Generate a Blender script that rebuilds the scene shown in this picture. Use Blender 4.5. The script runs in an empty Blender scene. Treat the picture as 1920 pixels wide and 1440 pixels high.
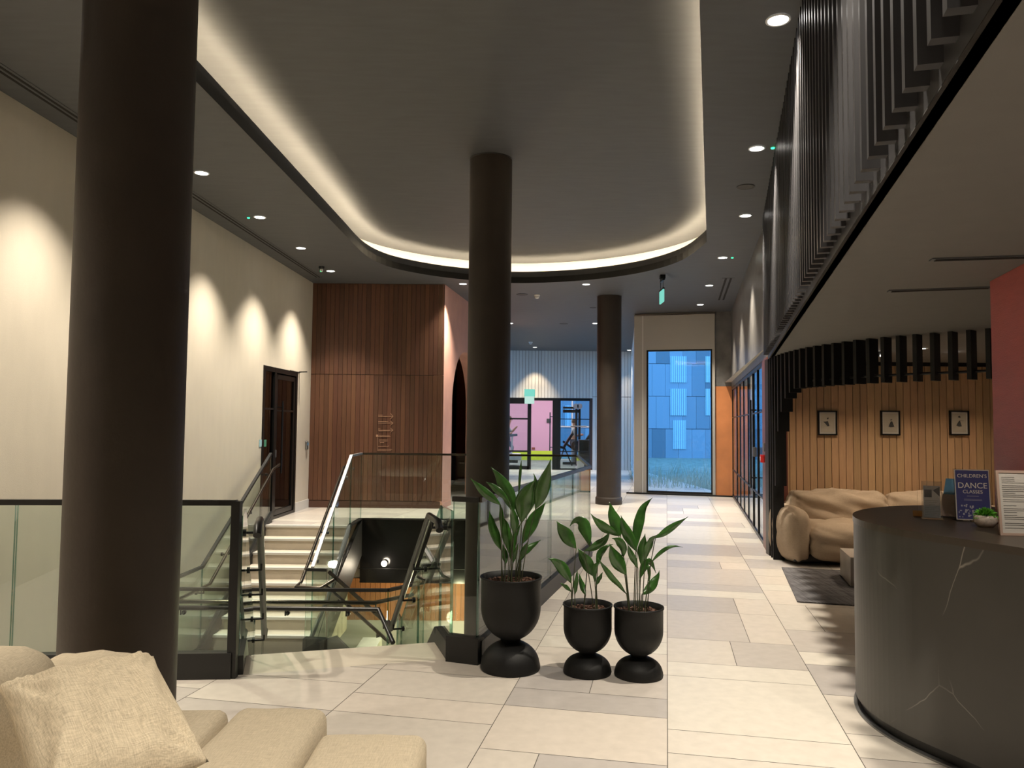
import bpy, bmesh, math, random
from mathutils import Vector, Matrix, Euler
random.seed(7)
C = bpy.context.scene.collection
PI = math.pi
# ------------------------------------------------------------------ camera
F = 1440.0
CAM = Vector((0, 0, 1.6))
ROT = (Matrix.Rotation(math.radians(93.02), 3, 'X') @ Matrix.Rotation(math.radians(0.57), 3, 'Z'))
cd = bpy.data.cameras.new('camera'); cam = bpy.data.objects.new('camera', cd); C.objects.link(cam)
cam.matrix_world = Matrix.Translation(CAM) @ ROT.to_4x4()
cd.sensor_width = 36; cd.lens = 27.0; cd.clip_end = 200; cd.clip_start = .05
bpy.context.scene.camera = cam
def ray(px, py): return ROT @ Vector(((px-960)/F, -(py-720)/F, -1))
def Zp(px, py, z):
    d = ray(px, py); return CAM + d*((z-CAM.z)/d.z)
def Dp(px, py, y):
    d = ray(px, py); return CAM + d*(y/d.y)
def Vp(px, py, p, q):          # hit the vertical plane through plan points p, q
    d = ray(px, py); n = Vector((q[1]-p[1], p[0]-q[0], 0)); p3 = Vector((p[0], p[1], 0))
    return CAM + d*((p3-CAM).dot(n)/d.dot(n))

# ------------------------------------------------------------------ materials
def mat(name, col, rough=.6, metal=0, spec=.5, noise=0, nscale=8, bump=0, bscale=60, attr=None, coat=0, stretch=None):
    m = bpy.data.materials.new(name); m.use_nodes = True
    nt = m.node_tree; b = nt.nodes['Principled BSDF']
    b.inputs['Base Color'].default_value = (*col, 1); b.inputs['Roughness'].default_value = rough
    b.inputs['Metallic'].default_value = metal; b.inputs['Specular IOR Level'].default_value = spec
    b.inputs['Coat Weight'].default_value = coat
    src = None
    tc = nt.nodes.new('ShaderNodeTexCoord'); mp = nt.nodes.new('ShaderNodeMapping')
    nt.links.new(tc.outputs['Object'], mp.inputs['Vector'])
    if stretch: mp.inputs['Scale'].default_value = stretch
    if attr:
        a = nt.nodes.new('ShaderNodeAttribute'); a.attribute_name = attr; src = a.outputs['Color']
    if noise:
        n = nt.nodes.new('ShaderNodeTexNoise'); n.inputs['Scale'].default_value = nscale; n.inputs['Detail'].default_value = 5
        nt.links.new(mp.outputs['Vector'], n.inputs['Vector'])
        r = nt.nodes.new('ShaderNodeMapRange'); r.inputs[1].default_value = .25; r.inputs[2].default_value = .75
        r.inputs[3].default_value = 1-noise; r.inputs[4].default_value = 1+noise
        nt.links.new(n.outputs['Fac'], r.inputs[0])
        mx = nt.nodes.new('ShaderNodeVectorMath'); mx.operation = 'SCALE'
        if src: nt.links.new(src, mx.inputs[0])
        else: mx.inputs[0].default_value = col
        nt.links.new(r.outputs[0], mx.inputs['Scale']); src = mx.outputs[0]
    if src: nt.links.new(src, b.inputs['Base Color'])
    if bump:
        n2 = nt.nodes.new('ShaderNodeTexNoise'); n2.inputs['Scale'].default_value = bscale; n2.inputs['Detail'].default_value = 4
        nt.links.new(mp.outputs['Vector'], n2.inputs['Vector'])
        bp = nt.nodes.new('ShaderNodeBump'); bp.inputs['Strength'].default_value = bump; bp.inputs['Distance'].default_value = .01
        nt.links.new(n2.outputs['Fac'], bp.inputs['Height']); nt.links.new(bp.outputs[0], b.inputs['Normal'])
    return m
def emit(name, col, s):
    m = bpy.data.materials.new(name); m.use_nodes = True; nt = m.node_tree; nt.nodes.clear()
    e = nt.nodes.new('ShaderNodeEmission'); e.inputs[0].default_value = (*col, 1); e.inputs[1].default_value = s
    o = nt.nodes.new('ShaderNodeOutputMaterial'); nt.links.new(e.outputs[0], o.inputs[0]); return m
def glass(name, tint, f0=.04, rough=0.0):
    m = bpy.data.materials.new(name); m.use_nodes = True; nt = m.node_tree; nt.nodes.clear()
    t = nt.nodes.new('ShaderNodeBsdfTransparent'); t.inputs[0].default_value = (*tint, 1)
    g = nt.nodes.new('ShaderNodeBsdfGlossy'); g.inputs['Roughness'].default_value = rough
    lw = nt.nodes.new('ShaderNodeLayerWeight'); lw.inputs['Blend'].default_value = .5
    p = nt.nodes.new('ShaderNodeMath'); p.operation = 'POWER'; p.inputs[1].default_value = 5
    nt.links.new(lw.outputs['Facing'], p.inputs[0])
    r = nt.nodes.new('ShaderNodeMapRange'); r.inputs[3].default_value = f0; r.inputs[4].default_value = .9
    nt.links.new(p.outputs[0], r.inputs[0])
    mx = nt.nodes.new('ShaderNodeMixShader'); nt.links.new(r.outputs[0], mx.inputs[0])
    nt.links.new(t.outputs[0], mx.inputs[1]); nt.links.new(g.outputs[0], mx.inputs[2])
    o = nt.nodes.new('ShaderNodeOutputMaterial'); nt.links.new(mx.outputs[0], o.inputs[0]); return m
def fabric(name, col, scale=260, amt=.22):
    m = mat(name, col, .95, spec=.15); nt = m.node_tree; b = nt.nodes['Principled BSDF']
    tc = nt.nodes.new('ShaderNodeTexCoord'); outs = []
    for st in ((1, .06, .4), (.06, 1, .4)):
        mp = nt.nodes.new('ShaderNodeMapping'); mp.inputs['Scale'].default_value = st
        nt.links.new(tc.outputs['Object'], mp.inputs['Vector'])
        n = nt.nodes.new('ShaderNodeTexNoise'); n.inputs['Scale'].default_value = scale; n.inputs['Detail'].default_value = 2
        nt.links.new(mp.outputs[0], n.inputs['Vector']); outs.append(n.outputs['Fac'])
    ad = nt.nodes.new('ShaderNodeMath'); ad.operation = 'ADD'; nt.links.new(outs[0], ad.inputs[0]); nt.links.new(outs[1], ad.inputs[1])
    r = nt.nodes.new('ShaderNodeMapRange'); r.inputs[1].default_value = .7; r.inputs[2].default_value = 1.3
    r.inputs[3].default_value = 1-amt; r.inputs[4].default_value = 1+amt; nt.links.new(ad.outputs[0], r.inputs[0])
    sc = nt.nodes.new('ShaderNodeVectorMath'); sc.operation = 'SCALE'; sc.inputs[0].default_value = col
    nt.links.new(r.outputs[0], sc.inputs['Scale']); nt.links.new(sc.outputs[0], b.inputs['Base Color'])
    bp = nt.nodes.new('ShaderNodeBump'); bp.inputs['Strength'].default_value = .25; bp.inputs['Distance'].default_value = .002
    nt.links.new(ad.outputs[0], bp.inputs['Height']); nt.links.new(bp.outputs[0], b.inputs['Normal'])
    return m
M = {}
M['ceil'] = mat('ceiling_paint', (.076, .078, .084), .62, noise=.10, nscale=3, stretch=(1, 5, 1))
M['soffit'] = mat('soffit_paint', (.13, .122, .113), .8, noise=.04)
M['wall'] = mat('beige_wall', (.56, .50, .41), .85, noise=.03, bump=.15, bscale=300, stretch=(1, 1, .3))
M['white'] = mat('white_paint', (.62, .60, .56), .7)
M['box'] = mat('greige_panel', (.42, .39, .34), .7)
M['darkwall'] = mat('dark_polished_plaster', (.16, .15, .14), .38, noise=.3, nscale=5, bump=.12, bscale=18)
M['column'] = mat('dark_bronze_plaster', (.036, .027, .021), .55, spec=.35, noise=.12, nscale=4, bump=.1, bscale=40)
M['orange'] = mat('orange_plaster', (.62, .22, .07), .7, noise=.12, nscale=3)
M['pink'] = mat('pink_plaster', (.62, .33, .25), .7, noise=.1, nscale=3)
M['red'] = mat('red_textured_paint', (.36, .075, .06), .45, noise=.08, nscale=6, bump=.25, bscale=40, stretch=(1, 1, 6))
M['redwood'] = mat('red_brown_panel', (.22, .07, .05), .4, noise=.1)
M['tile'] = mat('floor_tile', (.5, .45, .38), .33, noise=.07, nscale=14, attr='tone', spec=.45)
M['grout'] = mat('grout', (.10, .09, .075), .9)
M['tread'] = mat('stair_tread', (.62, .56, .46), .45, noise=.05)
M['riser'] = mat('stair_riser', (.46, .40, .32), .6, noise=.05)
M['wood'] = mat('walnut_boards', (.2, .08, .04), .5, noise=.12, nscale=6, attr='tone', stretch=(9, 9, .8))
M['oak'] = mat('oak_boards', (.5, .3, .15), .55, noise=.10, nscale=6, attr='tone', stretch=(9, 9, .8))
M['pale'] = mat('pale_boards', (.6, .56, .5), .6, noise=.06, nscale=6, attr='tone', stretch=(9, 9, .8))
M['gap'] = mat('dark_gap', (.012, .009, .007), .9)
M['brownbase'] = mat('brown_skirting', (.09, .04, .025), .5)
M['black'] = mat('black_metal', (.006, .006, .006), .35, metal=.0, spec=.4)
M['blackmat'] = mat('matt_black', (.006, .006, .006), .55, spec=.3, noise=.06, bump=.1, bscale=160)
M['blackgloss'] = mat('black_gloss_panel', (.004, .004, .004), .16, spec=.3)
M['batten'] = mat('charcoal_batten', (.04, .039, .042), .36, noise=.12, stretch=(1, 1, .2), nscale=20)
M['channel'] = mat('anthracite_channel', (.015, .015, .0145), .45, spec=.4)
M['bronze'] = mat('bronze_rail', (.10, .085, .07), .25, metal=.9)
M['chrome'] = mat('brushed_steel', (.28, .28, .28), .5, metal=1)
M['sofa'] = fabric('beige_linen', (.47, .40, .295), 420, .16)
M['cushion'] = fabric('cream_linen', (.52, .44, .32), 420, .24)
M['sofa2'] = fabric('tan_sofa_fabric', (.38, .295, .215), 160, .08)
M['rug'] = fabric('grey_rug', (.11, .105, .11), 60, .5)
M['marble'] = mat('grey_marble', (.42, .38, .34), .35, noise=.3, nscale=3)
M['leaf'] = mat('glossy_leaf', (.036, .11, .020), .26, noise=.35, nscale=14, spec=.6)
M['stem'] = mat('leaf_stalk', (.05, .06, .025), .6)
M['bark'] = mat('bark_chips', (.08, .035, .02), .8, noise=.5, nscale=30)
M['sprig'] = mat('bright_green_sprig', (.12, .42, .03), .5, noise=.3, nscale=60)
M['pot'] = mat('mottled_pot', (.5, .42, .36), .5, noise=.25, nscale=60)
M['top'] = mat('desk_top', (.045, .032, .022), .35, noise=.1, nscale=30)
M['glass'] = glass('balustrade_glass', (.90, .95, .92), .05)
M['glassedge'] = glass('green_glass_edge', (.30, .52, .46), .16)
M['window'] = glass('window_glass', (.93, .96, .97), .04)
M['darkglass'] = glass('tinted_door_glass', (.16, .16, .16), .09)
M['acrylic'] = glass('clear_acrylic', (.93, .93, .93), .08)
M['lens'] = emit('lamp_lens', (1, .96, .9), 5)
M['led'] = emit('led_strip', (1, .82, .56), 16)
M['green'] = emit('green_indicator', (.05, 1, .35), .8)
M['exit'] = emit('exit_sign_light', (.25, .8, .66), .26)
M['whitep'] = mat('white_plastic', (.7, .7, .7), .4)
M['blue'] = mat('indigo_poster', (.055, .062, .2), .4)
M['paper'] = mat('paper', (.55, .52, .48), .6)
M['ink'] = mat('dark_print', (.05, .05, .05), .6)
M['photo'] = mat('sepia_print', (.45, .40, .32), .5, noise=.1)
M['gold'] = mat('brass_card', (.55, .33, .12), .35, metal=.6)
M['lightblue'] = mat('light_blue_leaflet', (.12, .30, .50), .5)
M['gympink'] = mat('gym_pink_wall', (.62, .36, .50), .8)
M['lime'] = mat('lime_skirting', (.55, .72, .05), .7)
M['gymfloor'] = mat('grey_rubber_floor', (.25, .27, .27), .7, noise=.1)
M['redpl'] = mat('red_plastic', (.6, .02, .02), .4)
M['steel'] = mat('grey_steel', (.22, .26, .33), .4, metal=.5)
M['skin'] = mat('skin', (.45, .26, .18), .6)
M['greycloth'] = mat('grey_clothing', (.30, .32, .34), .8)
M['hair'] = mat('brown_hair', (.10, .06, .04), .7)
M['grass'] = mat('grass_ground', (.22, .25, .20), .9, noise=.5, nscale=4)
M['facade1'] = mat('facade_blue_grey', (.20, .26, .32), .6)

# desk stone with pale veins
m = mat('veined_dark_stone', (.047, .044, .040), .42, noise=.10, nscale=3); M['stone'] = m
nt = m.node_tree; b = nt.nodes['Principled BSDF']; base = b.inputs['Base Color'].links[0].from_socket
tc = nt.nodes.new('ShaderNodeTexCoord'); mp = nt.nodes.new('ShaderNodeMapping'); mp.inputs['Rotation'].default_value = (.3, .9, .5); mp.inputs['Scale'].default_value = (1, 1, .8)
nt.links.new(tc.outputs['Object'], mp.inputs[0])
nz = nt.nodes.new('ShaderNodeTexNoise'); nz.inputs['Scale'].default_value = 2.5; nz.inputs['Detail'].default_value = 4; nt.links.new(mp.outputs[0], nz.inputs['Vector'])
mixv = nt.nodes.new('ShaderNodeMix'); mixv.data_type = 'VECTOR'; mixv.inputs['Factor'].default_value = .10
nt.links.new(mp.outputs[0], mixv.inputs[4]); nt.links.new(nz.outputs['Color'], mixv.inputs[5])
vo = nt.nodes.new('ShaderNodeTexVoronoi'); vo.feature = 'DISTANCE_TO_EDGE'; vo.inputs['Scale'].default_value = 1.55
nt.links.new(mixv.outputs[1], vo.inputs['Vector'])
rp = nt.nodes.new('ShaderNodeMapRange'); rp.inputs[1].default_value = .0; rp.inputs[2].default_value = .0045; rp.inputs[3].default_value = 1; rp.inputs[4].default_value = 0
nt.links.new(vo.outputs['Distance'], rp.inputs[0])
nz2 = nt.nodes.new('ShaderNodeTexNoise'); nz2.inputs['Scale'].default_value = 2; nt.links.new(tc.outputs['Object'], nz2.inputs['Vector'])
r2 = nt.nodes.new('ShaderNodeMapRange'); r2.inputs[1].default_value = .42; r2.inputs[2].default_value = .62; nt.links.new(nz2.outputs['Fac'], r2.inputs[0])
mu = nt.nodes.new('ShaderNodeMath'); mu.operation = 'MULTIPLY'; nt.links.new(rp.outputs[0], mu.inputs[0]); nt.links.new(r2.outputs[0], mu.inputs[1])
mc = nt.nodes.new('ShaderNodeMix'); mc.data_type = 'RGBA'; nt.links.new(mu.outputs[0], mc.inputs[0]); nt.links.new(base, mc.inputs[6]); mc.inputs[7].default_value = (.34, .32, .29, 1)
nt.links.new(mc.outputs[2], b.inputs['Base Color'])

# ------------------------------------------------------------------ mesh builder
class MB:
    def __init__(s): s.v = []; s.f = []; s.mi = []; s.c = []; s.sm = []
    def face(s, pts, mi=0, col=(1, 1, 1), smooth=False):
        n = len(s.v); s.v += [tuple(p) for p in pts]; s.f.append(tuple(range(n, n+len(pts)))); s.mi.append(mi); s.c.append(col); s.sm.append(smooth)
    def grid(s, rows, mi=0, col=(1, 1, 1), smooth=True, cu=False, cv=False):
        n = len(s.v); R = len(rows); K = len(rows[0])
        for r in rows: s.v += [tuple(p) for p in r]
        for i in range(R if cv else R-1):
            for j in range(K if cu else K-1):
                a = n+i*K+j; b_ = n+i*K+(j+1) % K; c_ = n+((i+1) % R)*K+(j+1) % K; d = n+((i+1) % R)*K+j
                s.f.append((a, b_, c_, d)); s.mi.append(mi); s.c.append(col); s.sm.append(smooth)
    def hexa(s, p, mi=0, col=(1, 1, 1), mis=None):   # 8 points: bottom 4 ccw, top 4 ccw
        F6 = ((3, 2, 1, 0), (4, 5, 6, 7), (0, 1, 5, 4), (1, 2, 6, 5), (2, 3, 7, 6), (3, 0, 4, 7))
        n = len(s.v); s.v += [tuple(q) for q in p]
        for k, f in enumerate(F6):
            s.f.append(tuple(n+i for i in f)); s.mi.append(mis[k] if mis else mi); s.c.append(col); s.sm.append(False)
    def box(s, x0, x1, y0, y1, z0, z1, mi=0, col=(1, 1, 1)):
        s.hexa([(x0, y0, z0), (x1, y0, z0), (x1, y1, z0), (x0, y1, z0), (x0, y0, z1), (x1, y0, z1), (x1, y1, z1), (x0, y1, z1)], mi, col)
    def wallbox(s, p, q, t0, t1, z0, z1, mi=0, col=(1, 1, 1), mis=None):  # p->q in plan, offset t0..t1 to the right of travel
        d = Vector((q[0]-p[0], q[1]-p[1])); d.normalize(); n = Vector((d.y, -d.x))
        P = [(p[0]+n.x*t1, p[1]+n.y*t1), (q[0]+n.x*t1, q[1]+n.y*t1), (q[0]+n.x*t0, q[1]+n.y*t0), (p[0]+n.x*t0, p[1]+n.y*t0)]
        s.hexa([(x, y, z0) for x, y in P]+[(x, y, z1) for x, y in P], mi, col, mis)
    def beam(s, p, q, w, h, mi=0, col=(1, 1, 1)):    # rectangular bar, w horizontal, h vertical-ish
        p = Vector(p); q = Vector(q); d = (q-p).normalized()
        side = Vector((0, 0, 1)).cross(d)
        if side.length < 1e-3: side = Vector((1, 0, 0))
        side.normalize(); up = d.cross(side)
        a = side*w/2; u = up*h/2
        s.hexa([p-a-u, p+a-u, p+a+u, p-a+u, q-a-u, q+a-u, q+a+u, q-a+u], mi, col)
    def tube(s, pts, r, n=10, mi=0, cap=True, col=(1, 1, 1)):
        pts = [Vector(p) for p in pts]; rr = r if isinstance(r, (list, tuple)) else [r]*len(pts); rows = []
        prev = None
        for i, p in enumerate(pts):
            if i == 0: t = pts[1]-p
            elif i == len(pts)-1: t = p-pts[i-1]
            else: t = (pts[i+1]-p).normalized()+(p-pts[i-1]).normalized()
            t.normalize()
            ref = prev if prev is not None else (Vector((0, 0, 1)) if abs(t.z) < .9 else Vector((1, 0, 0)))
            a = t.cross(ref)
            if a.length < 1e-4: a = t.cross(Vector((.3, 1, .2)))
            a.normalize(); b_ = t.cross(a); prev = -b_ if b_.dot(ref) < 0 else b_
            rows.append([p+a*math.cos(2*PI*k/n)*rr[i]+b_*math.sin(2*PI*k/n)*rr[i] for k in range(n)])
        s.grid(rows, mi, col, True, cu=True)
        if cap:
            s.face(list(reversed(rows[0])), mi, col); s.face(rows[-1], mi, col)
    def lathe(s, prof, c=(0, 0, 0), n=40, mi=0, cap=False):
        rows = [[(c[0]+r*math.cos(2*PI*k/n), c[1]+r*math.sin(2*PI*k/n), c[2]+z) for k in range(n)] for r, z in prof]
        s.grid(rows, mi, (1, 1, 1), True, cu=True)
        if cap: s.face(rows[0], mi); s.face(rows[-1], mi)
    def disc(s, c, r, mi=0, n=24):
        s.face([(c[0]+r*math.cos(2*PI*k/n), c[1]+r*math.sin(2*PI*k/n), c[2]) for k in range(n)], mi)
    def prism(s, poly, z0, z1, mi=0, mit=None, mib=None):
        n = len(poly)
        a = sum(poly[i][0]*poly[(i+1) % n][1]-poly[(i+1) % n][0]*poly[i][1] for i in range(n))
        if a < 0: poly = poly[::-1]
        s.face([(x, y, z1) for x, y in poly], mi if mit is None else mit)
        s.face([(x, y, z0) for x, y in poly[::-1]], mi if mib is None else mib)
        for i in range(n):
            a, b_ = poly[i], poly[(i+1) % n]; s.face([(*a, z0), (*b_, z0), (*b_, z1), (*a, z1)], mi)
    def rbox(s, c, dim, r=.06, puff=.0, n=9, rz=0, mi=0, wr=0, seed=0, taper=0):
        hx, hy, hz = dim[0]/2, dim[1]/2, dim[2]/2; r = min(r, hx, hy, hz); cr, sr = math.cos(rz), math.sin(rz)
        rnd = random.Random(seed); ph = [rnd.uniform(0, 6) for _ in range(6)]
        def mapf(t): return math.sin(t*PI/2)
        for ax in range(3):
            for sg in (-1, 1):
                rows = []
                for i in range(n+1):
                    row = []
                    for j in range(n+1):
                        u, v = mapf(-1+2*i/n), mapf(-1+2*j/n); p = [0, 0, 0]; p[ax] = sg; p[(ax+1) % 3] = u; p[(ax+2) % 3] = v
                        q = Vector((p[0]*hx, p[1]*hy, p[2]*hz)); inn = Vector((max(-hx+r, min(hx-r, q.x)), max(-hy+r, min(hy-r, q.y)), max(-hz+r, min(hz-r, q.z))))
                        d = q-inn
                        if d.length > 1e-6: q = inn+d.normalized()*r
                        X, Y, Z = q.x/hx, q.y/hy, q.z/hz
                        q.x += puff*X*(1-Y*Y)*(1-Z*Z); q.y += puff*Y*(1-X*X)*(1-Z*Z); q.z += puff*Z*(1-X*X)*(1-Y*Y)
                        if wr:
                            w = wr*(math.sin(9*X+4*Y+ph[0])+math.sin(5*Z*2+7*X+ph[1])+math.sin(11*Y-6*Z+ph[2])+.5*math.sin(23*X+17*Z+ph[3]))
                            q += Vector((X, Y, Z)).normalized()*w*.4
                        if taper: q.x *= 1-taper*Z
                        row.append((c[0]+q.x*cr-q.y*sr, c[1]+q.x*sr+q.y*cr, c[2]+q.z))
                    rows.append(row)
                if sg < 0: rows = rows[::-1]
                s.grid(rows, mi)
    def build(s, name, mats, parent=None, merge=False, loc=None):
        me = bpy.data.meshes.new(name)
        o = bpy.data.objects.new(name, me); C.objects.link(o)
        vs = s.v
        if loc is not None:
            vs = [(v[0]-loc[0], v[1]-loc[1], v[2]-loc[2]) for v in vs]
        me.from_pydata(vs, [], s.f)
        for m_ in (mats if isinstance(mats, (list, tuple)) else [mats]): me.materials.append(m_)
        me.polygons.foreach_set('material_index', s.mi); me.polygons.foreach_set('use_smooth', s.sm)
        if any(c != (1, 1, 1) for c in s.c):
            at = me.color_attributes.new('tone', 'FLOAT_COLOR', 'CORNER'); k = 0
            for f, c in zip(s.f, s.c):
                for _ in f: at.data[k].color = (*c, 1); k += 1
        me.update()
        if merge:
            bm = bmesh.new(); bm.from_mesh(me); bmesh.ops.remove_doubles(bm, verts=bm.verts, dist=1e-5); bm.to_mesh(me); bm.free()
        if parent is not None:
            o.parent = parent
            if loc is None:
                o.matrix_parent_inverse = Matrix.Identity(4); pl = parent_world(parent)
                o.location = -pl
            else: o.location = Vector(loc)-parent_world(parent)
        elif loc is not None: o.location = loc
        return o
def parent_world(p):
    v = Vector((0, 0, 0))
    while p: v += Vector(p.location); p = p.parent
    return v
def thing(name, label, cat, loc=(0, 0, 0), group=None):
    o = bpy.data.objects.new(name, None); C.objects.link(o); o.location = loc; o['label'] = label; o['category'] = cat
    o.empty_display_size = .1
    if group: o['group'] = group
    return o
def tag(o, label, cat, group=None):
    o['label'] = label; o['category'] = cat
    if group: o['group'] = group
    return o
def struct(o): o['kind'] = 'structure'; return o
def one(name, mb, mats, label, cat, group=None, loc=None):
    return tag(mb.build(name, mats, loc=loc), label, cat, group)
def text(body, size, m_, M4, parent, name='lettering', extrude=.0008):
    c = bpy.data.curves.new(name, 'FONT'); c.body = body; c.size = size; c.align_x = 'CENTER'; c.align_y = 'CENTER'; c.extrude = extrude
    o0 = bpy.data.objects.new(name, c); C.objects.link(o0); bpy.context.view_layer.update(); me = bpy.data.meshes.new_from_object(o0.evaluated_get(bpy.context.evaluated_depsgraph_get())); bpy.data.objects.remove(o0); me.materials.clear(); me.materials.append(m_)
    o = bpy.data.objects.new(name, me); C.objects.link(o); o.parent = parent
    M5 = M4.copy(); M5.translation = M5.translation-parent_world(parent); o.matrix_local = M5; return o
def inpoly(p, poly):
    x, y = p; c = False; n = len(poly)
    for i in range(n):
        a, b_ = poly[i], poly[(i+1) % n]
        if (a[1] > y) != (b_[1] > y) and x < (b_[0]-a[0])*(y-a[1])/(b_[1]-a[1])+a[0]: c = not c
    return c
def catmull(P, n=8):
    out = []
    for i in range(len(P)-1):
        p0 = P[max(i-1, 0)]; p1 = P[i]; p2 = P[i+1]; p3 = P[min(i+2, len(P)-1)]
        for k in range(n):
            t = k/n; out.append(tuple(.5*((2*b_)+(-a+c)*t+(2*a-5*b_+4*c-d)*t*t+(-a+3*b_-3*c+d)*t**3) for a, b_, c, d in zip(p0, p1, p2, p3)))
    out.append(tuple(P[-1])); return out
def hd(deg): a = math.radians(deg); return Vector((math.sin(a), math.cos(a)))
SKY = 1.3; EXPO = 1.75
# ================================================================== SETTING
ZC, ZS = 4.27, 2.46
def XL(y): return -3.83-.0419*(14.6-y)
GP = Vector((2.645, 7.54)); GD = hd(15.55)
def G(y): return GP.x+(y-GP.y)*GD.x/GD.y
W0, W1 = (3.27, 9.85), (5.05, 17.65)
HOLE = [(-4.35, 4.80), (-1.72, 4.95), (-.40, 5.33), (-.235, 5.25), (.95, 9.5), (1.07, 12.9), (-2.5, 12.9), (-2.5, 12.05), (-4.2, 12.05)]

# floor: mixed format tiles laid along the corridor
def tiles():
    mb = MB(); c = hd(11.4); u = Vector((c.y, -c.x)); O = Vector((.86, 4.25))
    rnd = random.Random(3); W = .915
    tones = [(.60, .55, .485), (.56, .51, .45), (.49, .445, .405), (.62, .575, .505), (.435, .40, .375), (.585, .525, .46)]
    for i in range(-8, 9):
        v = -10.0+rnd.choice((0, .3, .6))
        while v < 26:
            L = rnd.choice((.3, .45, .45, .6, .6, .9, .3)); split = L >= .45 and rnd.random() < .3
            if split:
                f = rnd.choice((.33, .5, .66)); cells = [(0, f), (f, 1)]
            else: cells = [(0, 1)]
            for a, b_ in cells:
                t = rnd.choice(tones); k = rnd.uniform(.96, 1.04); col = tuple(x*k for x in t); g = .0022
                P = []
                for (uu, vv) in ((i*W+a*W+g, v+g), (i*W+b_*W-g, v+g), (i*W+b_*W-g, v+L-g), (i*W+a*W+g, v+L-g)):
                    p = O+u*uu+c*vv; P.append((p.x, p.y, 0))
                mb.face(P, 0, col)
            v += L
    mb.face([(-7, -6, -.004), (9, -6, -.004), (9, 30, -.004), (-7, 30, -.004)], 1, (.1, .1, .1))
    o = mb.build('floor', [M['tile'], M['grout']]); me = o.data
    bm = bmesh.new(); bm.from_mesh(me)
    BOUND = [(-5.0, -4.2), (7.4, -4.2), (7.4, 10.05), (3.3172, 10.05), W0, (5.12, 17.7), (4.6, 27.7), (-5.2, 27.7)]
    for poly in (HOLE, BOUND):
        for k in range(len(poly)):
            a, b_ = poly[k], poly[(k+1) % len(poly)]; n = Vector((b_[1]-a[1], a[0]-b_[0], 0)).normalized()
            bmesh.ops.bisect_plane(bm, geom=bm.verts[:]+bm.edges[:]+bm.faces[:], plane_co=(a[0], a[1], 0), plane_no=n, dist=1e-6)
    dele = []
    for f in bm.faces:
        p = f.calc_center_median()
        if inpoly((p.x, p.y), HOLE) or not inpoly((p.x, p.y), BOUND): dele.append(f)
    bmesh.ops.delete(bm, geom=dele, context='FACES')
    bm.to_mesh(me); bm.free(); return struct(o)
tiles()
mb = MB()          # slab edge around the stair opening
for k in range(len(HOLE)):
    a, b_ = HOLE[k], HOLE[(k+1) % len(HOLE)]
    if k in (5, 6, 7): continue
    mb.wallbox(a, b_, .0, .09, -.30, -.005, 0)
struct(mb.build('trim_1', M['channel']))

# left wall, with the door opening, running down into the stairwell
mb = MB()
def lw(y0, y1, z0, z1): mb.wallbox((XL(y0), y0), (XL(y1), y1), -.25, 0, z0, z1)
lw(-4, 4.7, -.2, ZC); lw(4.7, 12.12, -3.0, ZC); lw(12.12, 13.8, 2.5, ZC); lw(13.8, 14.6, 0, ZC); lw(12.12, 13.8, -3, 0)
struct(mb.build('wall_left', M['wall']))
mb = MB(); mb.wallbox((XL(13.82), 13.82), (XL(14.6), 14.6), 0, .014, 0, .16); struct(mb.build('baseboard_left', M['white']))
# wall behind the camera and at the far right of the lounge
mb = MB(); mb.box(-4.9, 7.5, -4.2, -4.0, 0, ZC); struct(mb.build('wall_back', M['wall']))
mb = MB(); mb.box(7.2, 7.4, -4.0, 10.2, 0, ZS+.05); struct(mb.build('wall_right', M['wall']))

# ceiling with the raised, cove lit recess
REC = catmull([(1.0, 4.1), (2.78, 10.9)], 1)[:-1]+catmull([(2.80, 11.0), (2.72, 12.2), (2.35, 13.1), (1.75, 13.75), (.95, 14.2), (0, 14.38), (-.85, 14.1), (-1.5, 13.7), (-2.08, 13.05), (-2.34, 12.2), (-2.39, 11.0)], 5)+[(-2.5, 6.12), (-2.66, 1.0)]+catmull([(-2.66, .9), (-2.3, -.3), (-1.3, -.9), (-.4, -.5), (.15, .6)], 4)
REC = [(p[0], p[1]) for p in REC]
def offset(poly, d):
    n = len(poly); out = []
    ar = sum(poly[i][0]*poly[(i+1) % n][1]-poly[(i+1) % n][0]*poly[i][1] for i in range(n)); s = 1 if ar > 0 else -1
    for i in range(n):
        a, b_, c = Vector(poly[i-1]), Vector(poly[i]), Vector(poly[(i+1) % n])
        e1 = (b_-a).normalized(); e2 = (c-b_).normalized(); n1 = Vector((e1.y, -e1.x))*s; n2 = Vector((e2.y, -e2.x))*s
        m_ = (n1+n2).normalized(); k = d/max(.35, m_.dot(n1)); out.append((b_.x+m_.x*k, b_.y+m_.y*k))
    return out
def plate(outer, hole, z, name, m_):
    bm = bmesh.new(); ed = []
    for P in (outer, hole):
        if not P: continue
        vs = [bm.verts.new((x, y, z)) for x, y in P]
        for i in range(len(vs)): ed.append(bm.edges.new((vs[i], vs[(i+1) % len(vs)])))
    bmesh.ops.triangle_fill(bm, use_beauty=True, use_dissolve=False, edges=ed, normal=(0, 0, -1))
    me = bpy.data.meshes.new(name); bm.to_mesh(me); bm.free(); me.materials.append(m_)
    o = bpy.data.objects.new(name, me); C.objects.link(o); return struct(o)
OUT = [(XL(-4)-.1, -4.1), (G(-4)+.15, -4.1), (W0[0]+.2, W0[1]), (W1[0]+.15, W1[1]), (5.2, 18.6), (4.6, 27.8), (-4.2, 27.8), (XL(14.6)-.1, 14.6)]
plate(OUT, REC, ZC, 'ceiling', M['ceil'])
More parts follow.
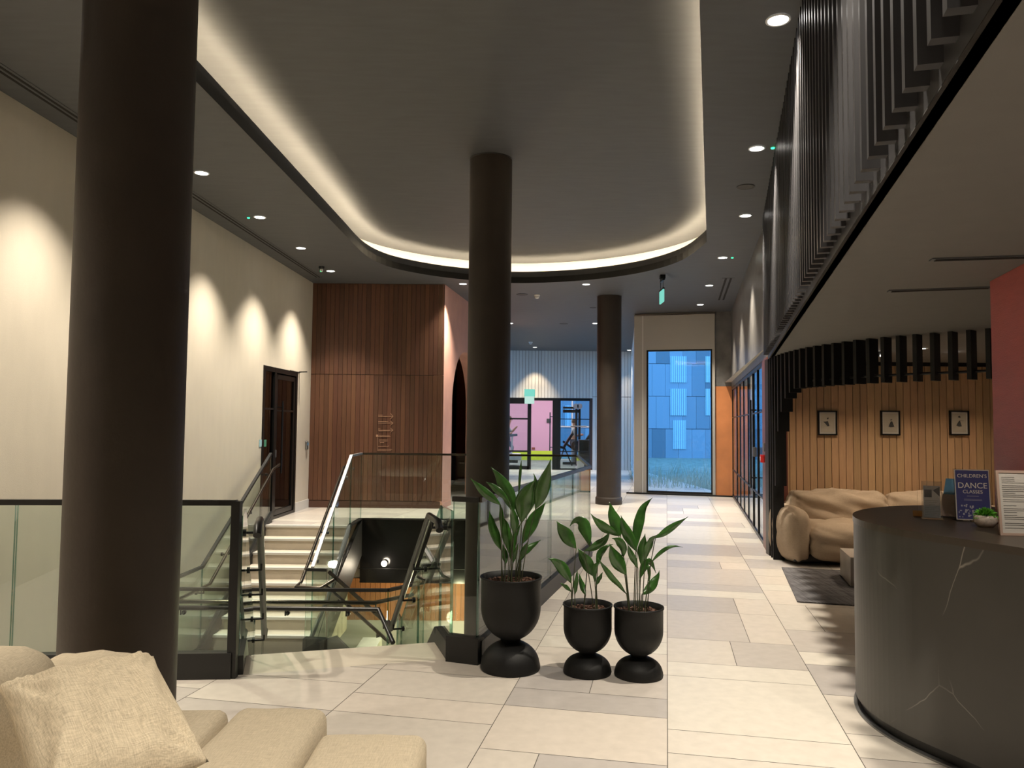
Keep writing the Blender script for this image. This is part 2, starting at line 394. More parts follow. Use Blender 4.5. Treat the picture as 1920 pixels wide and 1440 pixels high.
def ring(mb, A, za, B_, zb, mi):
    n = len(A)
    for i in range(n):
        j = (i+1) % n; mb.face([(*A[i], za), (*A[j], za), (*B_[j], zb), (*B_[i], zb)], mi, smooth=False)
ZR = .46; mb = MB(); R1, R2, R3 = offset(REC, .05), offset(REC, .07), offset(REC, .42)
ring(mb, REC, ZC-.002, REC, ZC+.11, 0); ring(mb, REC, ZC+.11, R1, ZC+.11, 0); ring(mb, R1, ZC+.11, R1, ZC+.225, 1); ring(mb, R1, ZC+.225, R2, ZC+.225, 1)
ring(mb, R2, ZC+.225, R2, ZC+.16, 1); ring(mb, R2, ZC+.16, R3, ZC+.16, 2); ring(mb, R3, ZC+.16, R3, ZC+ZR, 2)
struct(mb.build('trim_2', [M['black'], M['ceil'], M['white']]))
plate(R3, None, ZC+ZR, 'ceiling', M['ceil'])
mb = MB(); L1, L2 = offset(REC, .10), offset(REC, .13); n = len(REC)
for i in range(n):
    j = (i+1) % n; mb.hexa([(*L1[i], ZC+.17), (*L1[j], ZC+.17), (*L2[j], ZC+.17), (*L2[i], ZC+.17), (*L1[i], ZC+.195), (*L1[j], ZC+.195), (*L2[j], ZC+.195), (*L2[i], ZC+.195)])
one('cove_light', mb, M['led'], 'warm light strip hidden in the cove around the raised oval ceiling', 'light strip')

# linear slot in the ceiling along the left wall
def slot(name, p, q, z, w, label, grp):
    t = thing(name, label, 'air vent', (p[0], p[1], z), grp); L = MB(); L.beam((*p, z-.003), (*q, z-.003), w, .006); L.build('frame', M['ceil'], t)
    d = Vector((q[0]-p[0], q[1]-p[1])).normalized(); nn = Vector((-d.y, d.x))
    for s_ in (-1, 1):
        L = MB(); o_ = nn*w*.2*s_; L.beam((p[0]+o_.x+d.x*.02, p[1]+o_.y+d.y*.02, z-.0075), (q[0]+o_.x-d.x*.02, q[1]+o_.y-d.y*.02, z-.0075), w*.17, .004); L.build('slot', M['gap'], t)
    return t
slot('linear_vent', (XL(-3)+.28, -3), (XL(14)+.28, 14), ZC, .14, 'long dark slot vent in the ceiling beside the beige wall', 'ceiling slot vents')
p, q = Zp(1352, 562, ZC), Zp(1366, 521, ZC); slot('linear_vent', (p.x, p.y), (q.x, q.y), ZC, .22, 'short dark slot vent in the ceiling before the tall window', 'ceiling slot vents')
p, q = Zp(1745, 486, ZS), Zp(2000, 478, ZS); slot('linear_vent', (p.x, p.y), (q.x, q.y), ZS, .06, 'thin slot vent in the low ceiling, the one nearer the desk', 'low ceiling slot vents')
p, q = Zp(1665, 545, ZS), Zp(1861, 538, ZS); slot('linear_vent', (p.x, p.y), (q.x, q.y), ZS, .06, 'thin slot vent in the low ceiling, the one nearer the batten screen', 'low ceiling slot vents')

# low ceiling slab right of the gallery edge
sof = [(G(-4)+.012, -4), (7.4, -4), (7.4, 10.2), (3.35, 10.2), (G(9.85)+.012, 9.85)]
mb = MB(); mb.prism(sof, ZS, ZS+.12); struct(mb.build('ceiling', M['soffit']))
mb = MB(); mb.wallbox((G(-4), -4), (G(9.9), 9.9), .05, .2, ZS+.10, ZC); struct(mb.build('wall_gallery', M['blackmat']))
# the gallery batten screen
t = thing('batten_screen', 'tall screen of charcoal vertical battens along the gallery edge, above the low ceiling', 'screen', (G(3), 3, ZS))
mb = MB(); mb.wallbox((G(-4), -4), (G(9.9), 9.9), 0, .05, ZS+.0, ZS+.10, 0); mb.build('edge_beam', M['batten'], t)
mb = MB(); mb.wallbox((G(-4), -4), (G(9.9), 9.9), -.002, .010, ZS-.005, ZS, 0); mb.build('shade_strip', M['gap'], t)  # dark strip painted in for the shaded gap under the edge beam
k0 = (1.75-.13*12-GP.y)/GD.y; proto = None; k = 0
while True:
    s = k0+.135*k; p = GP+GD*s
    if p.y > 9.8: break
    if proto is None:
        b = MB(); b.hexa([(x, y, z) for z in (0, ZC-ZS-.055) for x, y in ((-.06, -.018), (.048, -.018), (.048, .018), (-.06, .018))])
        proto = b.build('batten', M['batten'], t, loc=(0, 0, 0)); o = proto
    else: o = proto.copy(); C.objects.link(o); o.parent = t
    o.location = (p.x-t.location.x, p.y-t.location.y, .05); o.rotation_euler = (0, 0, -math.radians(15.55)); k += 1

# window wall at the end of the corridor
WA, WB = (2.85, 18.32), (5.12, 17.66)
def wp(px, py=790): return Vp(px, py, WA, WB)
wl, wr = wp(1213), wp(1336); zt = wp(1275, 656).z; bl, br = wp(1190), wp(1341); zb = .035
mb = MB()
L2 = lambda v: (v.x, v.y)
mb.wallbox(L2(bl), L2(wl), -.35, .10, 0, ZC-.06); mb.wallbox(L2(wr), L2(br), -.35, .10, 0, ZC-.06); mb.wallbox(L2(wl), L2(wr), -.35, .10, zt, ZC-.06); mb.wallbox(L2(wl), L2(wr), -.35, .10, 0, zb)
mb.wallbox(L2(bl), L2(br), -.35, .02, ZC-.06, ZC)
struct(mb.build('wall_far', M['box']))
mb = MB()
mb.wallbox(L2(wp(1205)), L2(wp(1207)), .10, .108, 0, ZC-.06, 1)
for a, b_ in ((wl, wr),):
    mb.wallbox(L2(a), L2(b_), .05, .085, zt-.035, zt+.0, 0); mb.wallbox(L2(a), L2(b_), .05, .085, zb, zb+.05, 0)
    e = (b_-a).normalized()*.035
    mb.wallbox(L2(a), L2(a+e), .05, .085, zb, zt); mb.wallbox(L2(b_-e), L2(b_), .05, .085, zb, zt)
fr = struct(mb.build('window_1', [M['black'], M['white']]))
mb = MB(); mb.wallbox(L2(wl), L2(wr), .055, .063, zb, zt); mb.build('window_pane', M['window'], fr)
mb = MB(); mb.wallbox(L2(br), WB, -.3, .0, 0, 2.53); struct(mb.build('wall_far', M['orange']))
mb = MB(); mb.wallbox(L2(br), WB, -.3, .0, 2.53, ZC); struct(mb.build('wall_far', M['darkwall']))
mb = MB(); mb.wallbox(L2(wp(1176)), WB, .10, .13, 0, .035); struct(mb.build('baseboard_far', M['black']))
# dark wall and glazed storefront on the right of the corridor
mb = MB(); mb.wallbox(W0, W1, 0, .25, 2.5, ZC); struct(mb.build('wall_right', M['darkwall']))
D = (Vector(W1)-Vector(W0)).normalized(); LW = (Vector(W1)-Vector(W0)).length
def wd(s): p = Vector(W0)+D*s; return (p.x, p.y)
mb = MB(); mb.wallbox(wd(0), wd(.62), 0, .25, 0, 2.5); struct(mb.build('wall_right', M['redwood']))
sf = MB()
ss = [.62, 1.5, 2.35, 3.35, 4.4, 5.4, 6.4, LW-.06]
for s in ss: sf.wallbox(wd(s), wd(s+(.05 if s in (1.5, 2.35, .62) else .018)), .01, .045 if s in (1.5, 2.35) else .03, 0, 2.5)
for z in (0, .61, 1.80, 2.44):
    sf.wallbox(wd(.62), wd(LW), .008, .04, z, z+(.05 if z in (0, 2.44) else .018))
sfo = struct(sf.build('window_2', M['black']))
for a, b_ in zip(ss[:-1], ss[1:]):
    g = MB(); g.wallbox(wd(a+.05), wd(b_), .025, .035, .05, 2.45); g.build('window_pane', M['window'], sfo)
dr = MB(); dr.tube([(*wd(1.62), .7), (*wd(1.62), 2.0)], .014)
for v in dr.v: pass
dr.v = [(x-.07, y+.016, z) for x, y, z in dr.v]
for z in (.85, 1.85): dr.beam((wd(1.62)[0]-.07, wd(1.62)[1]+.016, z), (wd(1.62)[0]+.01, wd(1.62)[1]-.002, z), .02, .02)
dr.build('door_handle', M['black'], sfo)
lk = MB(); p = wd(1.60); lk.box(p[0]-.04, p[0]-.002, p[1]-.04, p[1]+.04, 1.16, 1.30); lk.build('door_lock', M['chrome'], sfo)
# vestibule beyond the storefront
mb = MB(); mb.face([(3.3, 10.05, -.001), (9, 10.05, -.001), (9, 18.42, -.001), (5.35, 18.42, -.001), (5.12, 17.7, -.001)]);  struct(mb.build('floor', M['white']))
mb = MB(); mb.box(3.6, 9, 10.2, 10.4, 0, 2.6); struct(mb.build('wall_vestibule', M['white']))
mb = MB(); mb.face([(3.3, 10.05, 2.62), (9, 10.05, 2.62), (9, 18.6, 2.62), (5.1, 18.6, 2.62)]); struct(mb.build('ceiling', M['box']))
mb = MB()
for y in (10.4, 12.4, 14.4, 16.4, 18.35): mb.box(8.9, 9.0, y, y+.06, 0, 2.6)
for x in (5.4, 6.1, 6.9, 7.9): mb.box(x, x+.05, 18.38, 18.44, 0, 2.6)
mb.box(5.3, 9, 18.37, 18.45, 0, .08); mb.box(5.3, 9, 18.37, 18.45, 2.5, 2.62)
vo_ = struct(mb.build('window_3', M['black'])); mb = MB(); mb.box(8.94, 8.95, 10.4, 18.4, 0, 2.6); mb.box(5.3, 8.9, 18.40, 18.41, 0, 2.6); mb.build('window_pane', M['window'], vo_)

# walnut clad block, pink wall with arch and orange alcove
mb = MB(); mb.box(-3.95, -1.32, 14.63, 14.9, 0, ZC); mb.box(-3.95, -1.55, 14.9, 22.0, 0, ZC); struct(mb.build('wall_wood_block', M['gap']))
mb = MB(); rnd = random.Random(11)
x = XL(14.6); W = .086
while x < -1.32:
    x1 = min(x+W, -1.30)
    for z0, z1 in ((.14, 2.515), (2.525, ZC-.005)):
        k = rnd.uniform(.72, 1.12)*.52; mb.box(x+.003, x1-.003, 14.6, 14.64, z0, z1, 0, (.24*k, .098*k*rnd.uniform(.93, 1.07), .05*k))
    x += W
mb.box(XL(14.6), -1.31, 14.605, 14.64, 0, .13, 1, (.09, .04, .02))
struct(mb.build('wall_wood_block', [M['wood'], M['brownbase']]))
PW = hd(9.0); PO = Vector((-1.305, 14.6)); PN = Vector((PW.y, -PW.x))
def pw(s, t=0): p = PO+PW*s+PN*t; return (p.x, p.y)
mb = MB(); s0, s1, zs_ = .72, 3.1, 1.95; r = (s1-s0)/2
mb.wallbox(pw(0), pw(s0), -.24, 0, 0, ZC); mb.wallbox(pw(s1), pw(7.2), -.24, 0, 0, ZC)
N = 24
for i in range(N):
    a0, a1 = PI-PI*i/N, PI-PI*(i+1)/N; sa, sb = s0+r+r*math.cos(a0), s0+r+r*math.cos(a1); za, zb2 = zs_+r*math.sin(a0), zs_+r*math.sin(a1)
    P = [pw(sa), pw(sb), pw(sb, -.24), pw(sa, -.24)]
    mb.hexa([(*P[0], za), (*P[1], zb2), (*P[2], zb2), (*P[3], za)]+[(*p, ZC) for p in P])
struct(mb.build('wall_pink', M['pink']))
mb = MB(); mb.wallbox(pw(0, -.0), pw(s0, -.0), 0, .012, 0, .1); mb.wallbox(pw(s1), pw(7.2), 0, .012, 0, .1); struct(mb.build('baseboard_pink', M['pink']))
mb = MB(); mb.wallbox(pw(.1, -2.3), pw(6.9, -2.3), -.1, 0, 0, 3.4); 
P = [pw(.35, -.24), pw(.35, -2.4), pw(6.8, -2.4), pw(6.8, -.24)]
mb.wallbox(P[0], P[1], 0, .06, 0, 3.4); mb.wallbox(P[2], P[3], 0, .06, 0, 3.4); mb.face([(*p, 3.4) for p in P])
struct(mb.build('wall_alcove', M['orange']))
mb = MB(); mb.box(-1.6, -1.3, 14.65, 14.95, 0, ZC)
# far pale slatted wall in front of the gym
YG = 27.6
def gx(px): return Dp(px, 797, YG).x
zo = 2.55; xa, xb = gx(880), gx(1106)
mb = MB(); mb.box(-6, xa, YG+.03, YG+.25, 0, ZC); mb.box(xb, 4.7, YG+.03, YG+.25, 0, ZC); mb.box(xa, xb, YG+.03, YG+.25, zo, ZC)
struct(mb.build('wall_gym_front', M['brownbase']))
mb = MB(); x = -4.0; W = .115
while x < 4.6:
    x1 = x+W
    segs = [(.0, 2.62), (2.635, ZC)] if (x1 <= xa or x >= xb) else [(zo+.02, ZC)]
    for z0, z1 in segs:
        k = rnd.uniform(.9, 1.06); mb.box(x+.006, x1-.006, YG, YG+.035, z0, z1, 0, (.60*k, .55*k, .485*k))
    x = x1
struct(mb.build('wall_gym_front', M['pale']))
fm = MB()
xs = [xa, gx(992), gx(1036), gx(1051), xb]
fm.box(xa, xb, YG-.02, YG+.06, zo-.08, zo); fm.box(xa, xs[1], YG-.02, YG+.06, zo-.2, zo-.08)
fm.box(gx(989), gx(996), YG-.02, YG+.06, 0, zo); fm.box(xs[2], xs[3], YG-.05, YG+.10, 0, zo)
fm.box(xb-.02, xb, YG-.02, YG+.06, 0, zo); fm.box(xa, gx(992), YG-.01, YG+.05, 1.78, 1.84); fm.box(xa, gx(992), YG-.01, YG+.05, .62, .68); fm.box(xa, gx(992), YG-.02, YG+.06, 0, .12)
fm.box(xs[3], xb, YG, YG+.04, 1.80, 1.83); fm.box(xs[3], xb, YG, YG+.04, .64, .67); fm.box(xs[3], xb, YG, YG+.04, 0, .05)
gf = struct(fm.build('door_1', M['black']))
g = MB(); g.box(xs[3], xb, YG+.015, YG+.025, .03, zo); g.box(xa, gx(989), YG+.015, YG+.025, .1, zo); g.build('door_pane', M['window'], gf)
h_ = MB(); hx = gx(1031); h_.tube([(hx, YG-.09, .68), (hx, YG-.09, 2.05)], .02)
for z in (.8, 1.9): h_.beam((hx, YG-.09, z), (gx(1037), YG-.04, z), .025, .025)
h_.build('door_handle', M['black'], gf)
# gym room
GB = 35.0
mb = MB(); mb.box(-8, gx(1046)*GB/YG, GB, GB+.2, .42, 4.2); mb.box(-8.2, -8, YG+.25, GB, 0, 4.2); mb.box(4.5, 4.6, YG+.25, GB, 0, 4.2); struct(mb.build('wall_gym', M['gympink']))
mb = MB(); mb.box(-8, gx(1046)*GB/YG, GB-.01, GB+.2, 0, .42); struct(mb.build('baseboard_gym', M['lime']))
mb = MB(); mb.face([(-8, YG+.02, .0), (4.5, YG+.02, 0), (4.5, GB, 0), (-8, GB, 0)]); struct(mb.build('floor', M['gymfloor']))
mb = MB(); mb.face([(-8, YG+.2, 4.2), (4.6, YG+.2, 4.2), (4.6, GB+.2, 4.2), (-8, GB+.2, 4.2)]); struct(mb.build('ceiling', M['white']))
mb = MB(); x0 = gx(1046)*GB/YG
for x in (x0, x0+.62, 4.45): mb.box(x, x+.06, GB, GB+.08, 0, 4.2)
for z in (0, 1.5, 3.1): mb.box(x0, 4.55, GB, GB+.08, z, z+.06)
wn = struct(mb.build('window_4', M['whitep'])); mb = MB(); mb.box(x0, 4.5, GB+.03, GB+.04, 0, 4.2); mb.build('window_pane', M['window'], wn)
# glazed side of the passage between the window box and the gym front
mb = MB(); a, b_ = (2.98, 18.5), (4.28, 27.5)
mb.wallbox(a, b_, 0, .1, 0, .1); mb.wallbox(a, b_, 0, .1, 4.1, ZC)
for s in (0, .33, .66, .985):
    p = Vector(a).lerp(Vector(b_), s); q = Vector(a).lerp(Vector(b_), s+.012); mb.wallbox(tuple(p), tuple(q), 0, .08, 0, ZC)
w5 = struct(mb.build('window_5', M['whitep'])); mb = MB(); mb.wallbox(a, b_, .04, .05, .1, 4.1); mb.build('window_pane', M['window'], w5)

# stairwell shell
mb = MB()
mb.wallbox((-.36, 5.4), (.99, 9.5), .0, .2, -3, -.01); mb.wallbox((.99, 9.5), (1.1, 13.4), 0, .2, -3, -.01)
mb.box(-4.6, 1.2, 13.32, 13.5, -3.0, -.01); mb.box(-4.3, -.3, 4.5, 4.7, -3, -.3)
struct(mb.build('wall_stairwell', M['white']))
mb = MB(); mb.box(-2.5, 1.07, 12.92, 13.02, -1.05, -.002); struct(mb.build('wall_bulkhead', M['blackgloss']))
mb = MB(); mb.box(-2.52, 1.07, 12.905, 12.925, -.82, -.81); mb.box(-2.52, 1.1, 13.0, 13.32, -1.06, -1.04); struct(mb.build('trim_3', M['black']))
mb = MB(); x = -2.9
while x < 1.08:
    k = rnd.uniform(.85, 1.15); mb.box(x+.003, x+.083, 13.28, 13.33, -1.75, -1.05, 0, (.42*k, .17*k, .06*k)); x += .086
struct(mb.build('wall_stairwell', M['oak']))
mb = MB(); mb.box(-4.3, 1.2, 4.6, 13.4, -3.2, -3.0); mb.box(-2.45, 1.07, 10.6, 13.3, -2.3, -2.2); struct(mb.build('floor', M['tread']))

# exterior seen through the windows
gr = MB(); gr.face([(-60, 18.5, -.3), (90, 18.8, -.3), (90, 46.5, -.3), (-60, 46.5, -.3)]); gr.face([(9.02, -20, -.3), (90, -20, -.3), (90, 18.8, -.3), (9.02, 18.8, -.3)])
g_ = gr.build('ground', M['grass']); g_['kind'] = 'structure'
YF = 46.0
bt = thing('office_building', 'blue-grey panelled building standing outside beyond the tall window', 'building', (15, YF, -.3))
mb = MB(); W, H = .8, 1.95
for i in range(-22, 60):
    for j in range(-1, 8):
        k = rnd.choice((.72, .9, 1.0, 1.15, 1.3)); x = -2+i*W+(.25 if j % 2 else 0); z = -.45+j*H-.05
        mb.box(x, x+W*.985, YF, YF+.12, z, z+H*.985, 0, (.19*k, .25*k, .30*k))
mb.box(-24, 50, YF+.12, YF+6, -.4, 15, 0, (.1, .12, .15)); mb.build('facade', mat('facade_panel', (.2, .25, .3), .5, attr='tone'), bt)
for px0, px1, py0, py1 in ((1257, 1287, 668, 717), (1257, 1287, 729, 779), (1323, 1331, 668, 717), (1323, 1331, 729, 779), (1262, 1286, 788, 842), (1100, 1112, 640, 700), (1060, 1070, 760, 800), (1407, 1425, 720, 780)):
    a, b_ = Dp(px0, py1, YF-.03), Dp(px1, py0, YF-.03); w = MB(); w.box(a.x, b_.x, YF-.05, YF, a.z, b_.z); wo = w.build('window', M['facwin'] if 'facwin' in M else M.setdefault('facwin', mat('facade_window', (.42, .62, .70), .3)), bt)
    n_ = max(2, int((b_.x-a.x)/.12)); w = MB()
    for q_ in range(n_): w.box(a.x+(b_.x-a.x)*(q_+.5)/n_-.012, a.x+(b_.x-a.x)*(q_+.5)/n_+.012, YF-.06, YF-.05, a.z, b_.z)
    w.build('blind', M['facade1'], wo)

sh = MB(); r_ = random.Random(21)
for i in range(1500):
    x = r_.uniform(3.5, 11); y = r_.uniform(19.8, 24); h = r_.uniform(.25, .9)*(1 if r_.random() < .8 else 1.3); dx, dy = r_.uniform(-.25, .25), r_.uniform(-.2, .2); w_ = r_.uniform(.006, .014)
    p0 = V3 = Vector((x, y, -.3)); p1 = Vector((x+dx*.4, y+dy*.4, -.3+h*.65)); p2 = Vector((x+dx, y+dy, -.3+h))
    sd = Vector((w_, w_*.5, 0)); sh.face([p0-sd, p0+sd, p1+sd*.7, p1-sd*.7]); sh.face([p1-sd*.7, p1+sd*.7, p2])
o = sh.build('ornamental_grass', mat('pale_grass', (.38, .42, .32), .8)); tag(o, 'pale ornamental grasses growing outside at the foot of the tall window', 'grass'); o['kind'] = 'stuff'
# ================================================================== COLUMNS
def column(x, y, z0, z1, label, base=False):
    t = thing('column', label, 'column', (x, y, z0), 'round dark columns')
    mb = MB(); mb.lathe([(.25, z0), (.25, z1)], (x, y, 0), 64); mb.build('shaft', M['column'], t)
    if base:
        mb = MB(); mb.lathe([(.255, 0), (.272, .0), (.272, .13), (.255, .15), (.25, .15)], (x, y, z0), 64); mb.build('skirting', M['column'], t)
    mb = MB(); mb.lathe([(.25, z1-.012), (.256, z1-.012), (.256, z1-.001)], (x, y, 0), 64); mb.build('collar', M['black'], t)
column(-1.80, 3.60, 0, ZC+ZR, 'thick dark column in the foreground behind the beige sofa', True)
column(-.272, 8.95, -3.0, ZC+ZR, 'dark column in the middle, rising through the oval ceiling recess behind the planters')
column(2.0, 15.8, 0, ZC, 'farthest dark column, standing left of the tall blue window', True)

# ================================================================== BALUSTRADES
def V(p): return Vector(p)
def balustrade(t, pts, h=1.09, chan=.11, maxw=1.35, cap=True, ends=(1, 1), chan_m='channel', capm='channel', z_lift=0, side=.0, chw=.07):
    for a, b_ in zip(pts[:-1], pts[1:]):
        a, b_ = V(a), V(b_); L = (b_-a).length; n = max(1, round(L/maxw)); d = (b_-a)/n
        hz = Vector((d.x, d.y, 0)).normalized(); nn = Vector((hz.y, -hz.x, 0))*.009
        if chan: mb = MB(); mb.beam(a+V((0, 0, chan/2)), b_+V((0, 0, chan/2)), chw, chan); mb.build('base_channel', M[chan_m], t)
        for i in range(n):
            p = a+d*i+hz*.006; q = a+d*(i+1)-hz*.006; mb = MB(); z0 = V((0, 0, chan-.005)); z1 = V((0, 0, h-.02))
            mb.hexa([p+nn+z0, q+nn+z0, q-nn+z0, p-nn+z0, p+nn+z1, q+nn+z1, q-nn+z1, p-nn+z1], mis=(1, 1, 0, 1, 0, 1)); mb.build('glass_panel', [M['glass'], M['glassedge']], t)
        if cap: mb = MB(); mb.beam(a+V((0, 0, h-.012)), b_+V((0, 0, h-.012)), .042, .034); mb.build('top_rail', M[capm], t)
def handrail(t, pts, br, off, r=.021, m_='bronze'):
    mb = MB(); mb.tube(pts, r, 12); hr_o = mb.build('handrail', M[m_], t)
    P = [V(p) for p in pts]; tot = sum((b_-a).length for a, b_ in zip(P[:-1], P[1:]))
    for f in br:
        s = f*tot
        for a, b_ in zip(P[:-1], P[1:]):
            if s <= (b_-a).length+1e-6: p = a.lerp(b_, s/(b_-a).length); break
            s -= (b_-a).length
        mb = MB(); q = p+V((off[0], off[1], -.075))
        mb.tube([p-V((0, 0, .02)), p+V((0, 0, -.075))], .008, 8); mb.tube([p+V((0, 0, -.07)), q+V((0, 0, .005))], .009, 8); e = (q-p); e.z = 0; e = e.normalized()*.02
        mb.tube([q-e+V((0, 0, .005)), q+e*.2+V((0, 0, .005))], .024, 12); mb.build('bracket', M['black'], hr_o)
OA = Vector((-1.72, 4.95)); OB = Vector((-.40, 5.33)); E = (OB-OA).normalized(); Hh = Vector((-E.y, E.x))
def A(u, s, z): p = OA+E*u+Hh*s; return (p.x, p.y, z)
WAw = (OB-OA).length
ZL = -1.32
# flight going down from the near edge
S0 = .40
t = thing('staircase', 'short stone flight going down from the near floor edge to the landing', 'staircase', A(0, 0, 0))
mb = MB()
for k in range(8):
    s = S0+.28*k; zt_ = -.165*(k+1)
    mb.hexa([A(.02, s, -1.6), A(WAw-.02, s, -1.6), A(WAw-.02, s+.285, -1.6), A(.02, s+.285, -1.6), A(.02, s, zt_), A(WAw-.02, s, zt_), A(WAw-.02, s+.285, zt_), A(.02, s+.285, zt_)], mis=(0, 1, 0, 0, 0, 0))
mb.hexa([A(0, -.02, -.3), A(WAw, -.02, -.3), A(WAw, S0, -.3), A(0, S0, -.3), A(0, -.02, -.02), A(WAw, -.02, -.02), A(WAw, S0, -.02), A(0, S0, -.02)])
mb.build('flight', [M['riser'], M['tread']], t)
mb = MB(); mb.hexa([A(.0, 0, -.02), A(WAw, 0, -.02), A(WAw, S0+.02, -.02), A(0, S0+.02, -.02), A(.0, 0, .0), A(WAw, 0, .0), A(WAw, S0+.02, .0), A(0, S0+.02, .0)]); mb.build('top_nosing', M['tread'], t)
# flight going up to the far floor
XR = -2.5
t = thing('staircase', 'wide beige stone flight climbing from the landing to the far doorway', 'staircase', (-3.2, 9.8, ZL))
mb = MB(); nz = MB()
for k in range(8):
    y = 12.05-.28*k; zt_ = -.165*k; x0 = XL(y)
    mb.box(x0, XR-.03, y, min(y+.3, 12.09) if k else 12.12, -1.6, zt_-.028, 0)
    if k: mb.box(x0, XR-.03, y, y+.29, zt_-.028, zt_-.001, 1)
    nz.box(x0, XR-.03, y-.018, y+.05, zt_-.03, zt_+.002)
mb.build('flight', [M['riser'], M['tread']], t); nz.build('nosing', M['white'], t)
mb = MB(); mb.hexa([(XR-.03, 9.75, ZL-.45), (XR+.03, 9.75, ZL-.45), (XR+.03, 12.9, -.6), (XR-.03, 12.9, -.6), (XR-.03, 9.75, ZL+.18), (XR+.03, 9.75, ZL+.18), (XR+.03, 12.9, .0), (XR-.03, 12.9, .0)]); mb.build('stringer', M['channel'], t)
mb = MB(); x0 = XL(10.9)+.12; mb.hexa([(x0-.03, 9.75, ZL-.1), (x0+.03, 9.75, ZL-.1), (x0+.06, 12.35, -.02), (x0, 12.35, -.02), (x0-.03, 9.75, ZL+.12), (x0+.03, 9.75, ZL+.12), (x0+.06, 12.35, .18), (x0, 12.35, .18)]); mb.build('stringer', M['channel'], t)
# landing
land = [(-4.2, 7.0), tuple(OA+Hh*(S0+1.98)), tuple(OB+Hh*(S0+1.98)), (-1.2, 8.2), (-2.15, 9.1), (-2.15, 9.82), (-4.1, 9.82)]
mb = MB(); mb.prism([(p[0], p[1]) for p in land], ZL-.2, ZL, 1, mit=0); struct(mb.build('floor', [M['tile2'] if 'tile2' in M else M.setdefault('tile2', mat('landing_tile', (.55, .5, .42), .35, noise=.06)), M['channel']]))
# third flight down to the basement
t = thing('staircase', 'lower flight going down to the basement, its dark stringer beside the landing', 'staircase', (-2.0, 10.2, -2.2))
mb = MB()
for k in range(6):
    x = -2.1+.26*k; mb.box(x, x+.27, 9.85, 11.2, -2.2, ZL-.17*(k+1)+.02, 0)
mb.build('flight', M['tread'], t)
mb = MB(); P = [(-2.30, 9.72, -1.10), (-2.155, 9.70, -1.055), (-1.89, 9.68, -1.30), (-1.6, 9.66, -1.57), (-1.6, 9.66, -1.9), (-2.30, 9.72, -1.6)]
mb.face(P); mb.face([(x, y+.06, z) for x, y, z in P[::-1]])
for i in range(6): a, b_ = P[i], P[(i+1) % 6]; mb.face([a, b_, (b_[0], b_[1]+.06, b_[2]), (a[0], a[1]+.06, a[2])])
mb.build('stringer', M['channel'], t)

# near left balustrade
t = thing('glass_balustrade', 'glass balustrade with black frame left of the stair opening, passing behind the thick column', 'balustrade', (-1.73, 4.9, 0), 'glass balustrades')
balustrade(t, [(-4.2, 4.70, 0), (-3.07, 4.81, 0), (-1.735, 4.90, 0)], h=1.10, chan=.16, maxw=1.7, chan_m='channel', capm='black')
mb = MB(); mb.beam((-1.735, 4.9, 0), (-1.735, 4.9, 1.10), .055, .05); mb.build('end_post', M['black'], t)
# left side of the descending flight
def pitch(u): return [A(u, .0, 0), A(u, S0, 0), A(u, S0+1.96, ZL+.02), A(u, S0+2.25, ZL+.02)]
t = thing('glass_balustrade', 'glass side with black handrail on the left of the flight going down', 'balustrade', A(0, 0, 0), 'glass balustrades')
balustrade(t, pitch(0), h=1.02, chan=.12, maxw=1.2, cap=False)
z0 = .93
def hr(u): return [A(u, -.06, z0-.05), A(u, .0, z0), A(u, S0-.05, z0), A(u, S0+1.96, z0+ZL), A(u, S0+2.2, z0+ZL)]
handrail(t, hr(.10), (.10, .36, .52, .70, .88), (-E.x*.1, -E.y*.1), m_='black', r=.026)
t = thing('glass_balustrade', 'glass side with black handrail on the right of the flight going down', 'balustrade', A(WAw, 0, 0), 'glass balustrades')
balustrade(t, pitch(WAw), h=1.02, chan=.12, maxw=1.2, cap=False)
handrail(t, hr(WAw-.10), (.10, .40, .62, .86), (E.x*.1, E.y*.1), m_='black', r=.026)
# corridor side
t = thing('glass_balustrade', 'long glass balustrade beside the corridor, its corner post behind the largest planter', 'balustrade', (-.3, 5.3, 0), 'glass balustrades')
balustrade(t, [(-.395, 5.30, 0), (-.215, 5.235, 0)], h=1.10, chan=.15, maxw=2, capm='channel')
balustrade(t, [(-.215, 5.235, 0), (.97, 9.5, 0), (1.10, 12.88, 0)], h=1.10, chan=.15, maxw=1.2, capm='chromec' if 'chromec' in M else 'bronze')
mb = MB(); mb.hexa([(-.43, 5.27, 0), (-.21, 5.19, 0), (-.17, 5.26, 0), (-.40, 5.36, 0), (-.43, 5.27, .17), (-.21, 5.19, .17), (-.17, 5.26, .17), (-.40, 5.36, .17)]); mb.build('corner_base', M['channel'], t)
# far side of the opening
t = thing('glass_balustrade', 'far glass balustrade with thin dark top rail before the walnut clad block', 'balustrade', (-.8, 12.92, 0), 'glass balustrades')
balustrade(t, [(-2.5, 12.90, 0), (1.08, 12.90, 0)], h=1.10, chan=.02, maxw=2.4, capm='bronze')
